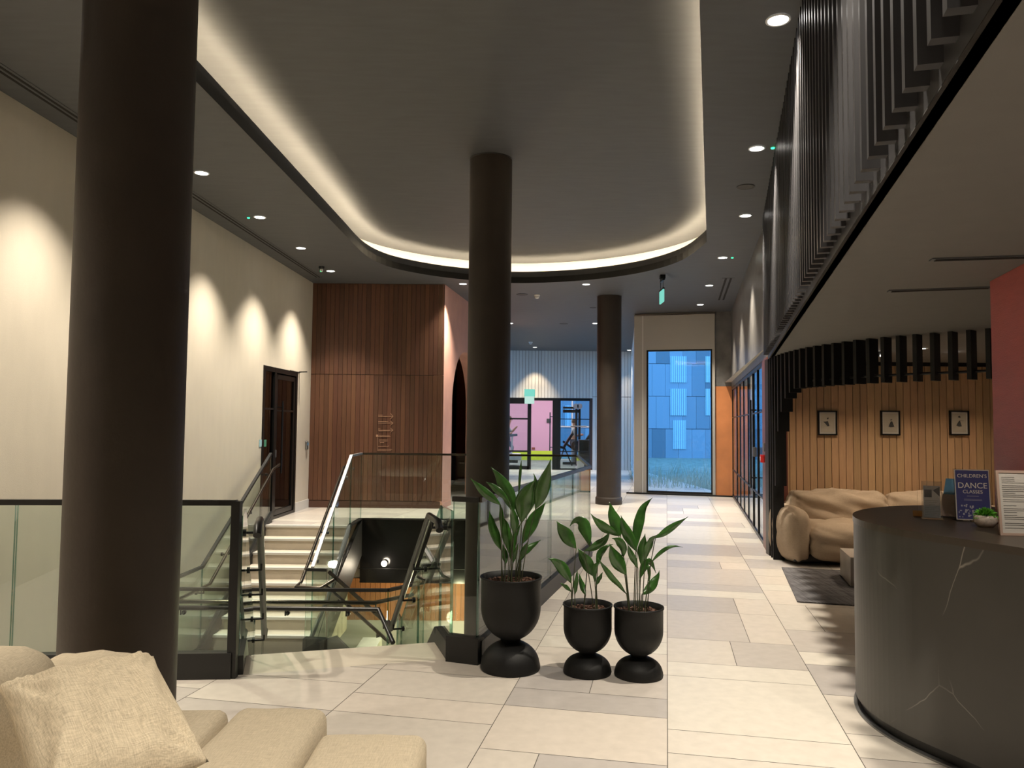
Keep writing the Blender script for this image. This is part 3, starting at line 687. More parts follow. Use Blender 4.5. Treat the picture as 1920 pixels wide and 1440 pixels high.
# right of climbing flight
t = thing('glass_balustrade', 'sloping glass balustrade on the right of the climbing flight, with bright steel edge', 'balustrade', (XR, 9.75, ZL), 'glass balustrades')
balustrade(t, [(XR, 12.05, 0), (XR, 9.83, ZL+.0)], h=1.10, chan=.02, maxw=1.6, capm='chrome')
balustrade(t, [(XR, 12.9, 0), (XR, 12.05, 0)], h=1.10, chan=.02, maxw=1.6, capm='chrome')
balustrade(t, [(XR-.05, 9.70, ZL), (XR+.22, 9.68, ZL)], h=1.10, chan=.25, maxw=1.6, capm='channel', chw=.12)
handrail(t, [(XR-.12, 12.5, .95), (XR-.12, 12.05, .9), (XR-.12, 9.75, ZL+.92), (XR-.13, 9.55, ZL+.90), (XR+.18, 9.52, ZL+.90), (XR+.32, 9.62, ZL+.98)], (.03, .16, .36, .52, .68), (.1, 0))
# left of climbing flight
t = thing('glass_balustrade', 'glass balustrade with twin dark rails along the left wall beside the climbing flight', 'balustrade', (XL(11), 9.75, ZL), 'glass balustrades')
x0 = XL(10.9)+.12
balustrade(t, [(x0+.03, 12.3, .05), (x0, 9.75, ZL+.05), (x0-.08, 7.2, ZL+.05)], h=1.06, chan=.05, maxw=1.5, capm='channel')
handrail(t, [(x0+.14, 12.4, .92), (x0+.13, 12.1, .86), (x0+.10, 9.75, ZL+.88), (x0+.0, 7.3, ZL+.88)], (.06, .25, .42, .58, .8), (-.1, 0), m_='bronze')
# rails on the landing
t = thing('glass_balustrade', 'level glass balustrade with three dark rails crossing the landing in front of the climbing flight', 'balustrade', (-2.4, 8.5, ZL), 'glass balustrades')
balustrade(t, [(-4.05, 8.50, ZL), (-1.34, 8.55, ZL), (-1.02, 9.25, ZL-.05)], h=1.10, chan=.05, maxw=1.45, capm='channel')
handrail(t, [(-4.05, 8.60, ZL+.93), (-1.50, 8.64, ZL+.93), (-1.15, 9.2, ZL+.90)], (.35, .8), (0, -.1), m_='bronze', r=.023)
p = A(WAw-.10, S0+2.2, z0+ZL)
handrail(t, [(-4.05, 8.40, ZL+.91), (-1.42, 8.42, ZL+.91), (-1.20, 8.05, ZL+.66)], (.16, .52, .73, .90), (0, .1), m_='black', r=.026)
# basement flight side
t = thing('glass_balustrade', 'glass balustrade with handrail sloping down towards the basement from the landing', 'balustrade', (-2.2, 9.7, ZL), 'glass balustrades')
balustrade(t, [(-2.26, 9.68, ZL), (-1.45, 9.60, ZL-.66)], h=1.08, chan=.05, maxw=1.6, capm='bronze')
handrail(t, [(-2.26, 9.55, ZL+.92), (-1.45, 9.47, ZL+.26)], (.2, .8), (0, .1), m_='bronze')
# added lamp on the bulkhead, standing in for a reflected glint
def lamp_spot(x, y, z, w, deg=80, blend=.6, col=(1, .86, .68), r=.04, name='lamp', parent=None):
    ld = bpy.data.lights.new(name, 'SPOT'); ld.energy = w; ld.spot_size = math.radians(deg); ld.spot_blend = blend; ld.color = col; ld.shadow_soft_size = r
    o = bpy.data.objects.new(name, ld); C.objects.link(o); o.location = (x, y, z)
    if parent: o.parent = parent; o.location = Vector((x, y, z))-parent_world(parent)
    return o
def lamp_point(x, y, z, w, col=(1, .86, .68), r=.06, name='lamp', parent=None):
    ld = bpy.data.lights.new(name, 'POINT'); ld.energy = w; ld.color = col; ld.shadow_soft_size = r
    o = bpy.data.objects.new(name, ld); C.objects.link(o); o.location = (x, y, z)
    if parent: o.parent = parent; o.location = Vector((x, y, z))-parent_world(parent)
    return o
p = Dp(721, 1056, 12.90)
t = thing('glint_lamp', 'small added lamp standing in for a bright glint on the black bulkhead above the basement stairs', 'lamp', tuple(p))
mb = MB(); mb.tube([(p.x, 12.92, p.z), (p.x, 12.86, p.z)], .055, 20); mb.build('housing', M['black'], t)
mb = MB(); mb.tube([(p.x, 12.86, p.z), (p.x, 12.845, p.z)], .045, 20); mb.build('lens', emit('warm_lens', (1, .85, .5), 12), t)
lamp_point(p.x, 12.75, p.z, 3, parent=t)
lamp_point(-.9, 11.9, -1.35, 24, (1, .92, .55), .1, 'basement_lamp')
# ================================================================== CEILING FIXTURES
def downlight(x, y, z, w, label, deg=92, r=.068, lit=True, grp='recessed round ceiling lights', blend=1.0, col=(1, .90, .75)):
    t = thing('ceiling_light', label, 'ceiling light', (x, y, z), grp)
    mb = MB(); mb.lathe([(r+.012, -.001), (r+.012, -.006), (r, -.008), (r-.004, -.002)], (x, y, z), 28); mb.build('rim', M['whitep'], t)
    mb = MB(); mb.disc((x, y, z-.0035), r, 0); mb.build('lens', M['lens'], t)
    if lit: lamp_spot(x, y, z-.03, w, deg, blend, parent=t, col=col, r=.035)
    return t
KL = 190
left_px = [(378, 324, 'round ceiling light beside the thick column, nearest of the row along the beige wall'), (487, 407, 'round ceiling light next to a green indicator, second in the row along the beige wall'), (564, 465, 'round ceiling light third in the row along the beige wall'), (620, 508, 'round ceiling light by the wall corner, beside a small black sensor')]
for px, py, lab in left_px:
    p = Zp(px, py, ZC); downlight(p.x, p.y, ZC, KL, lab)
for y in (6.5, 4.75, 3.0, 1.2): downlight(XL(y)+.76, y, ZC, KL, 'round ceiling light along the beige wall, hidden by or left of the thick column')
right_px = [(1459, 37, 'largest round ceiling light, top right beside the gallery battens'), (1419, 278, 'round ceiling light second nearest beside the gallery battens, next to a green indicator'), (1398, 404, 'round ceiling light beyond the round speaker'), (1355, 483, 'round ceiling light beyond the corner of the oval recess, beside a green indicator'), (1330, 535, 'round ceiling light beside the short slot vent'), (1313, 571, 'farthest round ceiling light, just before the tall window')]
for px, py, lab in right_px:
    p = Zp(px, py, ZC); downlight(p.x, p.y, ZC, KL*1.0, lab)
for y in (2.6, .3, -2): downlight(G(y)-.42, y, ZC, KL*1.0, 'round ceiling light beside the gallery battens, above the camera')
for px, py, lab in [(1099, 533, 'round ceiling light just beyond the oval recess, left of the third column'), (868, 532, 'round ceiling light half hidden by the middle column'), (957, 606, 'tiny far ceiling light at the right edge of the middle column'), (1116, 606, 'tiny far ceiling light at the left edge of the third column'), (1003, 651, 'tiny farthest ceiling light above the gym front')]:
    p = Zp(px, py, ZC); downlight(p.x, p.y, ZC, KL*1.2, lab)
p = Vector((gx(1003)-.0, YG-.55)); lamp_spot(p.x, p.y, ZC-.03, 75, 74, .5, col=(1, .82, .55), name='wall_washer')
p2 = Vector((gx(1175), YG-.55)); downlight(p2.x, p2.y, ZC, 60, 'far ceiling light hidden behind the third column', 70)
a_ = pw(1.9, -1.2); downlight(a_[0], a_[1], 3.4, 70, 'ceiling light added to brighten the orange alcove behind the arch', 130, grp='added alcove light')  # unseen lamp added so the alcove does not stay black
# low ceiling spots over the lounge
for px, py, lab in ((1817, 652, 'brightest small spotlight behind the hanging battens, above the rightmost picture'), (1787, 663, 'small spotlight just left of the brightest one behind the hanging battens'), (1652, 666, 'tiny spotlight behind the hanging battens above the middle picture')):
    p = Dp(px, py, 8.6); t = thing('spotlight', lab, 'spotlight', (p.x, p.y, ZS), 'lounge spotlights')
    mb = MB(); mb.tube([(p.x, p.y, ZS), (p.x, p.y, p.z+.05)], .008, 8); mb.build('rod', M['black'], t)
    mb = MB(); mb.tube([(p.x, p.y, p.z+.06), (p.x+.0, p.y+.03, p.z)], .03, 16); mb.build('housing', M['black'], t)
    mb = MB(); mb.tube([(p.x, p.y-.015, p.z-.004), (p.x, p.y-.028, p.z-.012)], .02, 12); mb.build('lens', M['lens'], t)
for x, y, w_ in ((3.9, 9.05, 16), (4.8, 9.05, 16), (5.7, 9.05, 16), (4.4, 8.2, 22), (5.3, 7.6, 12)):
    t = downlight(x, y, ZS, w_, 'small ceiling light in the low lounge ceiling', 120, .04, grp='low lounge ceiling lights', col=(1, .80, .58))
for x, y, w_ in ((2.42, 3.15, 20), (1.9, .9, 34), (3.6, 0.0, 20)):  # unseen lights added to brighten the items on the desk
    downlight(x, y, ZS, w_, 'small ceiling light added to brighten the reception desk', 120, .04, grp='added desk ceiling lights')
# indicators, sensors, speaker
for px, py, lab in ((466, 408, 'green indicator light beside the second light along the beige wall'), (602, 508, 'green indicator light near the walnut block'), (1449, 277, 'green indicator light beside the second nearest right hand ceiling light'), (1373, 483, 'green indicator light beyond the corner of the oval recess')):
    p = Zp(px, py, ZC); mb = MB(); mb.lathe([(.0, -.012), (.016, -.01), (.02, 0)], (p.x, p.y, ZC-.0005), 16)
    one('indicator_light', mb, M['green'], lab, 'indicator light', 'green emergency indicators', loc=(p.x, p.y, ZC))

p = Zp(603, 500, ZC); t = thing('motion_sensor', 'small black sensor on the ceiling near the walnut block', 'sensor', (p.x, p.y, ZC))
mb = MB(); mb.lathe([(.0, -.05), (.035, -.045), (.05, -.02), (.05, 0)], (p.x, p.y, ZC), 20); mb.build('body', M['black'], t)
mb = MB(); mb.lathe([(.0, -.085), (.02, -.08), (.025, -.045)], (p.x, p.y, ZC), 16); mb.build('lens', M['whitep'], t)
for px, py, r, lab in ((1007, 553, .055, 'white smoke detector on the ceiling between the middle and third columns'), (995, 641, .06, 'small white smoke detector far back on the ceiling near the gym front')):
    p = Zp(px, py, ZC); t = thing('smoke_detector', lab, 'smoke detector', (p.x, p.y, ZC))
    mb = MB(); mb.lathe([(r*1.1, 0), (r*1.1, -.025), (r*.9, -.03)], (p.x, p.y, ZC), 24); mb.build('base', M['whitep'], t)
    mb = MB(); mb.lathe([(r*.9, -.03), (r*.85, -.06), (r*.4, -.08), (0, -.08)], (p.x, p.y, ZC), 24); mb.build('chamber', M['whitep'], t)
    mb = MB(); mb.lathe([(r*.88, -.045), (r*.9, -.045), (r*.88, -.052)], (p.x, p.y, ZC), 24); mb.build('vent_ring', M['black'], t)
for px, py, r, lab in ((1398, 350, .10, 'flush round dark ceiling speaker beside the oval recess'), (979, 552, .12, 'flush round disc in the ceiling right of the middle column'), (1112, 577, .08, 'small dark disc in the ceiling left of the third column'), (1057, 607, .12, 'flush round disc far back in the ceiling')):
    p = Zp(px, py, ZC); t = thing('ceiling_speaker', lab, 'speaker', (p.x, p.y, ZC), 'flush ceiling discs')
    mb = MB(); mb.lathe([(r, 0), (r, -.005), (r-.008, -.006)], (p.x, p.y, ZC), 28); mb.build('rim', M['channel'], t)
    mb = MB(); mb.disc((p.x, p.y, ZC-.004), r-.006, 0, 28); mb.build('grille', mat('speaker_grille', (.06, .055, .05), .7), t)
# hanging exit sign seen edge on
p = Zp(1242, 516, ZC); q = Dp(1240, 545, p.y); q2 = Dp(1240, 568, p.y)
t = thing('exit_sign', 'thin hanging green exit sign seen edge on before the tall window', 'exit sign', (p.x, p.y, ZC))
mb = MB(); mb.box(p.x-.045, p.x+.045, p.y-.05, p.y+.05, ZC-.07, ZC); mb.build('mount', M['black'], t)
mb = MB(); mb.box(p.x-.02, p.x+.02, p.y-.12, p.y+.12, ZC-.11, ZC-.07); mb.build('driver_box', M['black'], t)
for s in (-1, 1):
    mb = MB(); mb.tube([(p.x-.01, p.y+.12*s, ZC-.07), (p.x-.01, p.y+.12*s, q.z)], .004, 6); mb.build('wire', M['black'], t)
mb = MB(); mb.box(p.x-.022, p.x+.0, p.y-.17, p.y+.17, q2.z, q.z); mb.build('panel', M['exit'], t)
mb = MB(); mb.box(p.x-.026, p.x+.004, p.y-.175, p.y+.175, q.z, q.z+.03); mb.build('rail', M['black'], t)
# lit exit sign over the gym doors
a, b_ = Dp(983, 757, YG-.12), Dp(1003, 730, YG-.12); zm = a.z+(b_.z-a.z)*.55
t = thing('exit_sign', 'glowing green and white exit sign above the gym doors', 'exit sign', (a.x, YG-.1, a.z))
mb = MB(); mb.box(a.x, b_.x, YG-.14, YG-.11, zm-.02, b_.z); mb.build('housing', M['exit'], t)
mb = MB(); mb.box(a.x+.01, b_.x-.02, YG-.13, YG-.115, a.z, zm-.02); mb.build('blade', emit('exit_blade', (.6, .9, .8), .26), t)
mb = MB(); mb.box((a.x+b_.x)/2-.03, (a.x+b_.x)/2+.03, YG-.11, YG, b_.z-.1, b_.z-.05); mb.build('bracket', M['whitep'], t)

# ================================================================== LEFT WALL DOOR
def LWp(px, py): return Vp(px, py, (XL(0), 0), (XL(14), 14))
t0 = MB(); y0, y1 = 12.12, 13.8
def dl(y, o=0): return (XL(y)-o, y)
for s in (12.12, 12.63, 13.72): t0.wallbox(dl(s), dl(s+.08), -.09, .012, 0, 2.5)
t0.wallbox(dl(y0), dl(y1), -.09, .01, 2.42, 2.5); t0.wallbox(dl(y0), dl(12.7), -.06, .0, 1.80, 1.83); t0.wallbox(dl(y0), dl(y1), -.09, .01, 0, .05)
d_ = struct(t0.build('door_2', M['black']))
g = MB(); g.wallbox(dl(12.2), dl(12.63), -.035, -.02, .05, 2.42); g.build('door_pane', M['darkglass'], d_)
lf = MB(); 
for a, b_ in ((12.72, 12.80), (13.62, 13.70)): lf.wallbox(dl(a), dl(b_), -.05, .0, .06, 2.40)
for z in (.06, 2.32, 1.78): lf.wallbox(dl(12.72), dl(13.70), -.05, .0, z, z+(.08 if z != 1.78 else .03))
lf.build('door_leaf', M['black'], d_)
g = MB(); g.wallbox(dl(12.80), dl(13.62), -.03, -.02, .14, 2.32); g.build('door_pane', M['darkglass'], d_)
h_ = MB(); h_.tube([(*dl(12.86, -.07), .75), (*dl(12.86, -.07), 1.95)], .014)
for z in (.85, 1.85): h_.beam((*dl(12.86, -.07), z), (*dl(12.86, .02), z), .02, .02)
h_.build('door_handle', M['black'], d_)
k_ = MB(); k_.wallbox(dl(12.735), dl(12.775), -.0, .015, 1.02, 1.14); k_.build('door_lock', M['chrome'], d_)
# dark room behind that door
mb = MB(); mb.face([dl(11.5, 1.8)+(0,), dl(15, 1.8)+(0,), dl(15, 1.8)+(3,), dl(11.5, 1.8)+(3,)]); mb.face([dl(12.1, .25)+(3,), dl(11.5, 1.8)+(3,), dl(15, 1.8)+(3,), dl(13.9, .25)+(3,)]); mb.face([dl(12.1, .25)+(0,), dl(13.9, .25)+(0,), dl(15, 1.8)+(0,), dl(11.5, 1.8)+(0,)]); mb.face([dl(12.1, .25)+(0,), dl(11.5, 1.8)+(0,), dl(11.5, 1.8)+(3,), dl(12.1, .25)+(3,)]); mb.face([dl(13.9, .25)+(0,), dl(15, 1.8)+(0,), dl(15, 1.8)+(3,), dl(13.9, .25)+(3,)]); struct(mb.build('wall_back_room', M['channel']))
for px, py, m_, lab in ((488, 831, 'exitlb', 'pale blue sticker on the wall edge beside the dark glass door'), (498.5, 831, 'exitgr', 'green square sticker on the dark glass sidelight')):
    p = LWp(px, py); mb = MB(); oo = .006 if m_ == 'exitlb' else -.012; dy = .055
    mb.wallbox((XL(p.y-dy), p.y-dy), (XL(p.y+dy), p.y+dy), oo-.004, oo, p.z-.055, p.z+.055)
    one('sticker', mb, mat(m_, (.35, .55, .6) if m_ == 'exitlb' else (.06, .25, .15), .5), lab, 'sticker', loc=(p.x, p.y, p.z))
p = LWp(573.5, 835); t = thing('door_keypad', 'small grey and blue keypad on the beige wall right of the glass door', 'keypad', tuple(p))
mb = MB(); mb.rbox((p.x+.02, p.y, p.z), (.04, .11, .16), .02, n=5); mb.build('body', M['chrome'], t)
mb = MB(); mb.box(p.x+.038, p.x+.044, p.y-.035, p.y+.035, p.z+.0, p.z+.05); mb.build('screen', M['lightblue'], t)
a = LWp(548, 697); mb = MB(); mb.tube([(XL(13.4)+.0, 13.4, 2.50), (XL(13.9)+.0, 13.9, 2.50)], .012); mb.beam((XL(13.9), 13.9, 2.51), (XL(13.9)+.16, 13.8, 2.51), .03, .02)
one('door_closer', mb, M['black'], 'thin dark door closer arm sticking out above the dark glass door', 'door closer', loc=(XL(13.6), 13.6, 2.5))
# wayfinding lines on the walnut boards
t = thing('wayfinding_sign', 'pale line drawn direction sign with three arrows on the walnut boards', 'sign', tuple(Dp(722, 810, 14.59)))
GL = mat('sign_line', (.42, .24, .15), .5)
def wl_(segs, name, w=.012):
    mb = MB()
    for (x0, y0, x1, y1) in segs:
        a, b_ = Dp(x0, y0, 14.592), Dp(x1, y1, 14.592); mb.beam(a, b_, .006, w) if abs(x1-x0) > .5 else mb.beam(a, b_, w, .006)
    mb.build(name, GL, t)
def cp(x, y): return (700+x/14.4, 760+y/14.4)
for ay, e in ((295, 105), (480, 80), (670, 75)):
    a0 = cp(130, ay); a1 = cp(535, ay); u1 = cp(460, ay-e*.72); u2 = cp(460, ay+e*.72); wl_([(*a0, *a1), (*u1, *a1), (*u2, *a1)], 'arrow', .010)
seg = []
for x0, y0, x1, y1 in ((120, 840, 460, 845), (118, 860, 118, 1230), (150, 935, 385, 935), (150, 970, 385, 970), (180, 1005, 290, 1005), (130, 1112, 410, 1112), (410, 1080, 410, 1112), (130, 1190, 510, 1190), (120, 1225, 480, 1225), (130, 265, 260, 265), (130, 440, 400, 440), (130, 635, 190, 635), (150, 690, 440, 690), (150, 812, 440, 815)): seg.append((*cp(x0, y0), *cp(x1, y1)))
wl_(seg, 'floor_list', .009)
mb = MB(); a, b_ = Dp(705, 819, 14.59), Dp(709.5, 815, 14.59); mb.box(a.x, b_.x, 14.588, 14.598, a.z, b_.z); mb.build('marker', GL, t)

# ================================================================== LOUNGE
WY = 9.98
def wood_path():
    P = [(3.30, 9.72), (3.42, 9.86), (3.62, 9.95), (3.9, 9.985), (7.2, 9.985)]; return catmull(P[:-1], 6)+[P[-1]]
pth = wood_path(); mb = MB(); acc = 0; pts = [V((*p, 0)) for p in pth]; W = .094
tot = sum((b_-a).length for a, b_ in zip(pts[:-1], pts[1:]))
def along(s):
    for a, b_ in zip(pts[:-1], pts[1:]):
        L = (b_-a).length
        if s <= L: return a.lerp(b_, s/L)
        s -= L
    return pts[-1]
s = .0; rnd = random.Random(5)
while s < tot-W:
    a, b_ = along(s+.004), along(s+W-.004); k = rnd.uniform(.88, 1.1); mb.wallbox((a.x, a.y), (b_.x, b_.y), -.02, 0, .01, ZS-.005, 0, (.47*k, .29*k*rnd.uniform(.97, 1.03), .155*k)); s += W
for a, b_ in zip(pts[:-1], pts[1:]): mb.wallbox((a.x, a.y), (b_.x, b_.y), -.05, -.02, 0, ZS, 1)
struct(mb.build('wall_lounge', [M['oak'], M['gap']]))
mb = MB()
for a, b_ in zip(pts[6:-1], pts[7:]): mb.wallbox((a.x, a.y), (b_.x, b_.y), 0, .03, ZS-.05, ZS)
struct(mb.build('trim_4', M['black']))
# hanging battens along the curved edge
HP = [(3.235, 9.69), (3.17, 9.3), (3.13, 8.8), (3.14, 8.25), (3.24, 7.78), (3.37, 7.42), (3.55, 7.12), (3.76, 6.86), (4.05, 6.5), (4.5, 5.9), (4.9, 5.3), (5.2, 4.6)]
hp = [V((*p, 0)) for p in catmull(HP, 8)]
t = thing('hanging_batten_screen', 'curved screen of black battens hanging from the low ceiling before the wooden wall', 'screen', (3.5, 7.3, ZS))
s = 0; L = sum((b_-a).length for a, b_ in zip(hp[:-1], hp[1:])); dists = []; i = 0
def ah(s):
    for a, b_ in zip(hp[:-1], hp[1:]):
        l = (b_-a).length
        if s <= l: return a.lerp(b_, s/l), (b_-a).normalized()
        s -= l
    return hp[-1], (hp[-1]-hp[-2]).normalized()
k = 0; s = .0
while s < L-.05:
    p, d = ah(s); n = Vector((-d.y, d.x, 0)); n = n if n.x > 0 else -n
    if k <= 2: zb_ = 0.0
    else: zb_ = {3: .9, 4: 1.55, 5: 1.78, 6: 1.93, 7: 1.99}.get(k, 2.03)
    mb = MB(); mb.hexa([tuple(V((0, 0, z))+d*a_+n*b_) for z in (zb_, ZS-.001) for a_, b_ in ((-.018, 0), (-.018, .13), (.018, .13), (.018, 0))])
    mb.v = [(v[0]+p.x, v[1]+p.y, v[2]) for v in mb.v]; mb.build('batten', M['blackmat'], t, loc=(p.x, p.y, zb_)); s += .15; k += 1
mb = MB(); cen = [ah(x)[0]+(lambda d: (Vector((-d.y, d.x, 0)) if -d.y > 0 else Vector((d.y, -d.x, 0)))*.065)(ah(x)[1]) for x in [i*.12 for i in range(4, int(L/.12))]]
mb.tube([(p.x, p.y, 2.10) for p in cen], .012, 8); mb.build('rod', M['black'], t)
mb = MB(); mb.hexa([(x, y, z) for z in (0, ZS) for x, y in ((3.235, 9.70), (3.36, 9.70), (3.36, 9.846), (3.245, 9.846))]); mb.build('end_panel', M['black'], t)
# framed pictures
for px, lab, sh in ((1552, 'leftmost framed print, a dark skirt swinging to the left', 0), (1670, 'middle framed print, a dark bell shaped skirt low in the picture', 1), (1799.5, 'rightmost framed print, a dark skirt with a thin raised line', 2)):
    a, b_ = Dp(px-17.5, 816, WY-.03), Dp(px+18, 770, WY-.03); t = thing('picture_frame', lab+', on the wooden wall', 'picture', ((a.x+b_.x)/2, WY, (a.z+b_.z)/2), 'black framed prints on the wooden wall')
    x0, x1, z0, z1 = a.x, b_.x, a.z, b_.z; f = .018; mb = MB()
    mb.box(x0, x1, WY-.03, WY+.0, z0, z0+f); mb.box(x0, x1, WY-.03, WY, z1-f, z1); mb.box(x0, x0+f, WY-.03, WY, z0+f, z1-f); mb.box(x1-f, x1, WY-.03, WY, z0+f, z1-f); mb.build('frame', M['black'], t)
    mb = MB(); mb.box(x0+f, x1-f, WY-.015, WY, z0+f, z1-f); mb.build('mount', M['paper'], t)
    mb = MB(); mb.box(x0+f+.018, x1-f-.018, WY-.018, WY-.015, z0+f+.02, z1-f-.02); pr = mb.build('print', M['photo'], t)
    cx, cz = (x0+x1)/2, (z0+z1)/2; ww, hh = x1-x0, z1-z0
    def S(pl): 
        mb = MB(); y = WY-.0195; mb.face([(cx+u*ww, y, cz+v*hh) for u, v in pl]); mb.build('figure', M['ink'], pr)
    if sh == 0: S([(-.22, .05), (-.05, .06), (.02, .08), (.10, -.12), (.0, -.14), (-.10, -.04)]); S([(-.03, .20), (.06, .22), (.05, .15), (-.02, .14)])
    if sh == 1: S([(.02, .06), (.10, .06), (.20, -.16), (.0, -.18), (-.10, -.15)]); S([(-.03, .12), (.10, .16), (.06, .10)])
    if sh == 2: S([(-.02, .08), (.04, .08), (.12, -.14), (-.02, -.15), (-.16, -.10)]); S([(.0, .10), (.22, .09), (.22, .08), (.0, .085)]); S([(-.08, .24), (.0, .30), (.09, .23), (.0, .20)])
# far sofa
t = thing('sofa', 'tan two seat sofa with loose covers against the wooden wall', 'sofa', (4.6, 9.35, 0))
def rb(name, c, dim, r, puff, m_, par, **k):
    mb = MB(); mb.rbox(c, dim, r, puff, **k); return mb.build(name, m_, par, merge=True)
rb('base', (4.65, 9.4, .08), (2.7, .8, .10), .03, 0, M['black'], t)
rb('armrest', (3.37, 9.37, .335), (.26, .82, .60), .12, .03, M['sofa2'], t, n=14, wr=.010, seed=1)
rb('armrest', (6.0, 9.37, .335), (.26, .82, .60), .12, .03, M['sofa2'], t, n=14, wr=.010, seed=2)
rb('seat', (4.08, 9.30, .265), (1.18, .86, .40), .13, .03, M['sofa2'], t, n=22, wr=.018, seed=3)
rb('seat', (5.27, 9.30, .265), (1.18, .86, .40), .13, .03, M['sofa2'], t, n=18, wr=.012, seed=4)
rb('backrest', (4.08, 9.68, .52), (1.20, .34, .54), .12, .03, M['sofa2'], t, n=24, wr=.034, seed=5)
rb('backrest', (5.29, 9.68, .52), (1.19, .34, .54), .14, .03, M['sofa2'], t, n=20, wr=.022, seed=6)
# rug and marble block table
c = hd(15); u = Vector((c.y, -c.x)); O = Vector((2.63, 7.12))
P = [O, O+u*2.3, O+u*2.3+c*1.78, O+c*1.78]; mb = MB(); mb.prism([(p.x, p.y) for p in P], 0.001, .012); one('rug', mb, M['rug'], 'dark grey woven rug on the floor in front of the tan sofa', 'rug', loc=(3.5, 7.6, 0))
c = hd(14); u = Vector((c.y, -c.x)); O = Vector((3.42, 7.80)); P = [O, O+u*.9, O+u*.9+c*.62, O+c*.62]; mb = MB(); mb.prism([(p.x, p.y) for p in P], .013, .30); tb = one('coffee_table', mb, M['marble'], 'low grey marble block table on the rug', 'table', loc=(3.6, 8, 0))
bv = tb.modifiers.new('bevel', 'BEVEL'); bv.width = .004

# ================================================================== RED PILLAR AND DESK
a = Vector((2.775, 4.43)); c = hd(14.8); u = Vector((c.y, -c.x)); P = [a, a+u*1.1, a+u*1.1-c*.75, a-c*.75]
mb = MB(); mb.prism([(p.x, p.y) for p in P], 0, ZS-.001); struct(mb.build('wall_red_pier', M['red']))
front = catmull([(3.1, 2.55), (2.72, 2.62), (2.45, 2.86), (2.24, 3.36), (2.10, 3.68), (1.985, 3.98), (1.955, 4.28), (2.02, 4.57), (2.17, 4.83), (2.40, 5.05), (2.70, 5.19), (3.05, 5.2)], 7)
inner = [(3.4, 5.12), (3.4, 4.6), (2.76, 4.46), (2.70, 4.40), (2.56, 3.8), (2.74, 3.58), (3.1, 3.5), (3.3, 3.3)]
poly = front+inner; TOPZ = 1.085
def shrink(P, d): return offset(P, -d)
t = thing('reception_desk', 'tall curved reception desk in dark veined stone with a dark brown top', 'desk', (2.4, 4, 0))
mb = MB(); mb.prism(shrink(poly, .03), 0, .065); mb.build('plinth', M['black'], t)
mb = MB(); mb.prism(shrink(poly, .004), .065, TOPZ-.035); mb.build('body', M['stone'], t)
mb = MB(); mb.prism(shrink(poly, .0), TOPZ-.035, TOPZ); mb.build('worktop', M['top'], t)
mb = MB(); mb.prism(offset(poly, .006), .0, .010); mb.build('base_trim', M['chrome'], t)
for o in t.children:
    for pl in o.data.polygons:
        pl.use_smooth = abs(pl.normal.z) < .5 and False
# items on the desk
def frame_m(px, py, wdt, hgt, yaw, tilt=8, z=TOPZ):
    p = Zp(px, py, z); return p, Matrix.Translation(p) @ Matrix.Rotation(math.radians(yaw), 4, 'Z') @ Matrix.Rotation(math.radians(-tilt), 4, 'X')
def put(mb, Mx): mb.v = [tuple(Mx @ Vector(v)) for v in mb.v]; return mb
p, Mx = frame_m(1826, 978, .2, .3, -14, 6)
t = thing('poster_holder', "blue poster in a clear stand reading CHILDREN'S DANCE CLASSES, on the desk", 'poster', tuple(p))
mb = MB(); mb.box(-.092, .092, -.004, .004, .004, .292); put(mb, Mx).build('holder', M['acrylic'], t)
mb = MB(); mb.box(-.092, .092, -.03, .07, .0, .004); put(mb, p and Matrix.Translation(p)@Matrix.Rotation(math.radians(-14), 4, 'Z')).build('foot', M['acrylic'], t)
mb = MB(); mb.box(-.088, .088, -.0065, -.0045, .008, .288); put(mb, Mx).build('poster', M['paper'], t)
mb = MB(); mb.box(-.083, .083, -.0075, -.0065, .013, .283); pf = put(mb, Mx).build('poster_field', M['blue'], t)
LT = mat('poster_lettering', (.8, .77, .7), .5)
R90 = Matrix.Rotation(math.radians(90), 4, 'X')
for s_, sz, z in (("CHILDREN'S", .0275, .252), ("DANCE", .044, .198), ("CLASSES", .027, .164)):
    text(s_, sz, LT, Mx @ Matrix.Translation((0, -.0085, z)) @ R90, pf, 'lettering', .0006)
mb = MB(); mb.box(-.03, .03, -.0082, -.0074, .139, .1415); mb.box(-.045, .045, -.0082, -.0074, .122, .1235); mb.box(-.045, .045, -.0082, -.0074, .116, .1175)
r_ = random.Random(2)
for _ in range(26):
    x = r_.uniform(-.078, .0); z = r_.uniform(.02, .09); mb.box(x, x+r_.uniform(.003, .012), -.0084, -.0074, z, z+r_.uniform(.003, .012))
put(mb, Mx).build('poster_print', mat('poster_print', (.45, .45, .5), .4), t)
p, Mx = frame_m(1930, 1005, .3, .3, -6, 6)
t = thing('notice_board', 'white framed notice sheet of small print at the right end of the desk', 'notice', tuple(p))
mb = MB(); w_, h_2 = .135, .315
for b in ((-w_, w_, 0, .012), (-w_, w_, h_2-.012, h_2)): mb.box(b[0], b[1], -.008, .004, b[2], b[3])
mb.box(-w_, -w_+.012, -.008, .004, .012, h_2-.012); mb.box(w_-.012, w_, -.008, .004, .012, h_2-.012); put(mb, Mx).build('frame', mat('rose_wood_frame', (.45, .32, .26), .5), t)
mb = MB(); mb.box(-w_+.012, w_-.012, -.004, .0, .012, h_2-.012); put(mb, Mx).build('sheet', M['paper'], t)
mb = MB(); z = h_2-.035
while z > .03:
    n_ = r_.choice((.06, .12, .16, .2)); mb.box(-w_+.025, -w_+.025+n_, -.0048, -.004, z, z+.0028); z -= r_.choice((.009, .009, .014, .02))
put(mb, Mx).build('print_lines', mat('grey_print', (.18, .17, .16), .6), t)
p, Mx = frame_m(1748, 974, .1, .2, -22, 3)
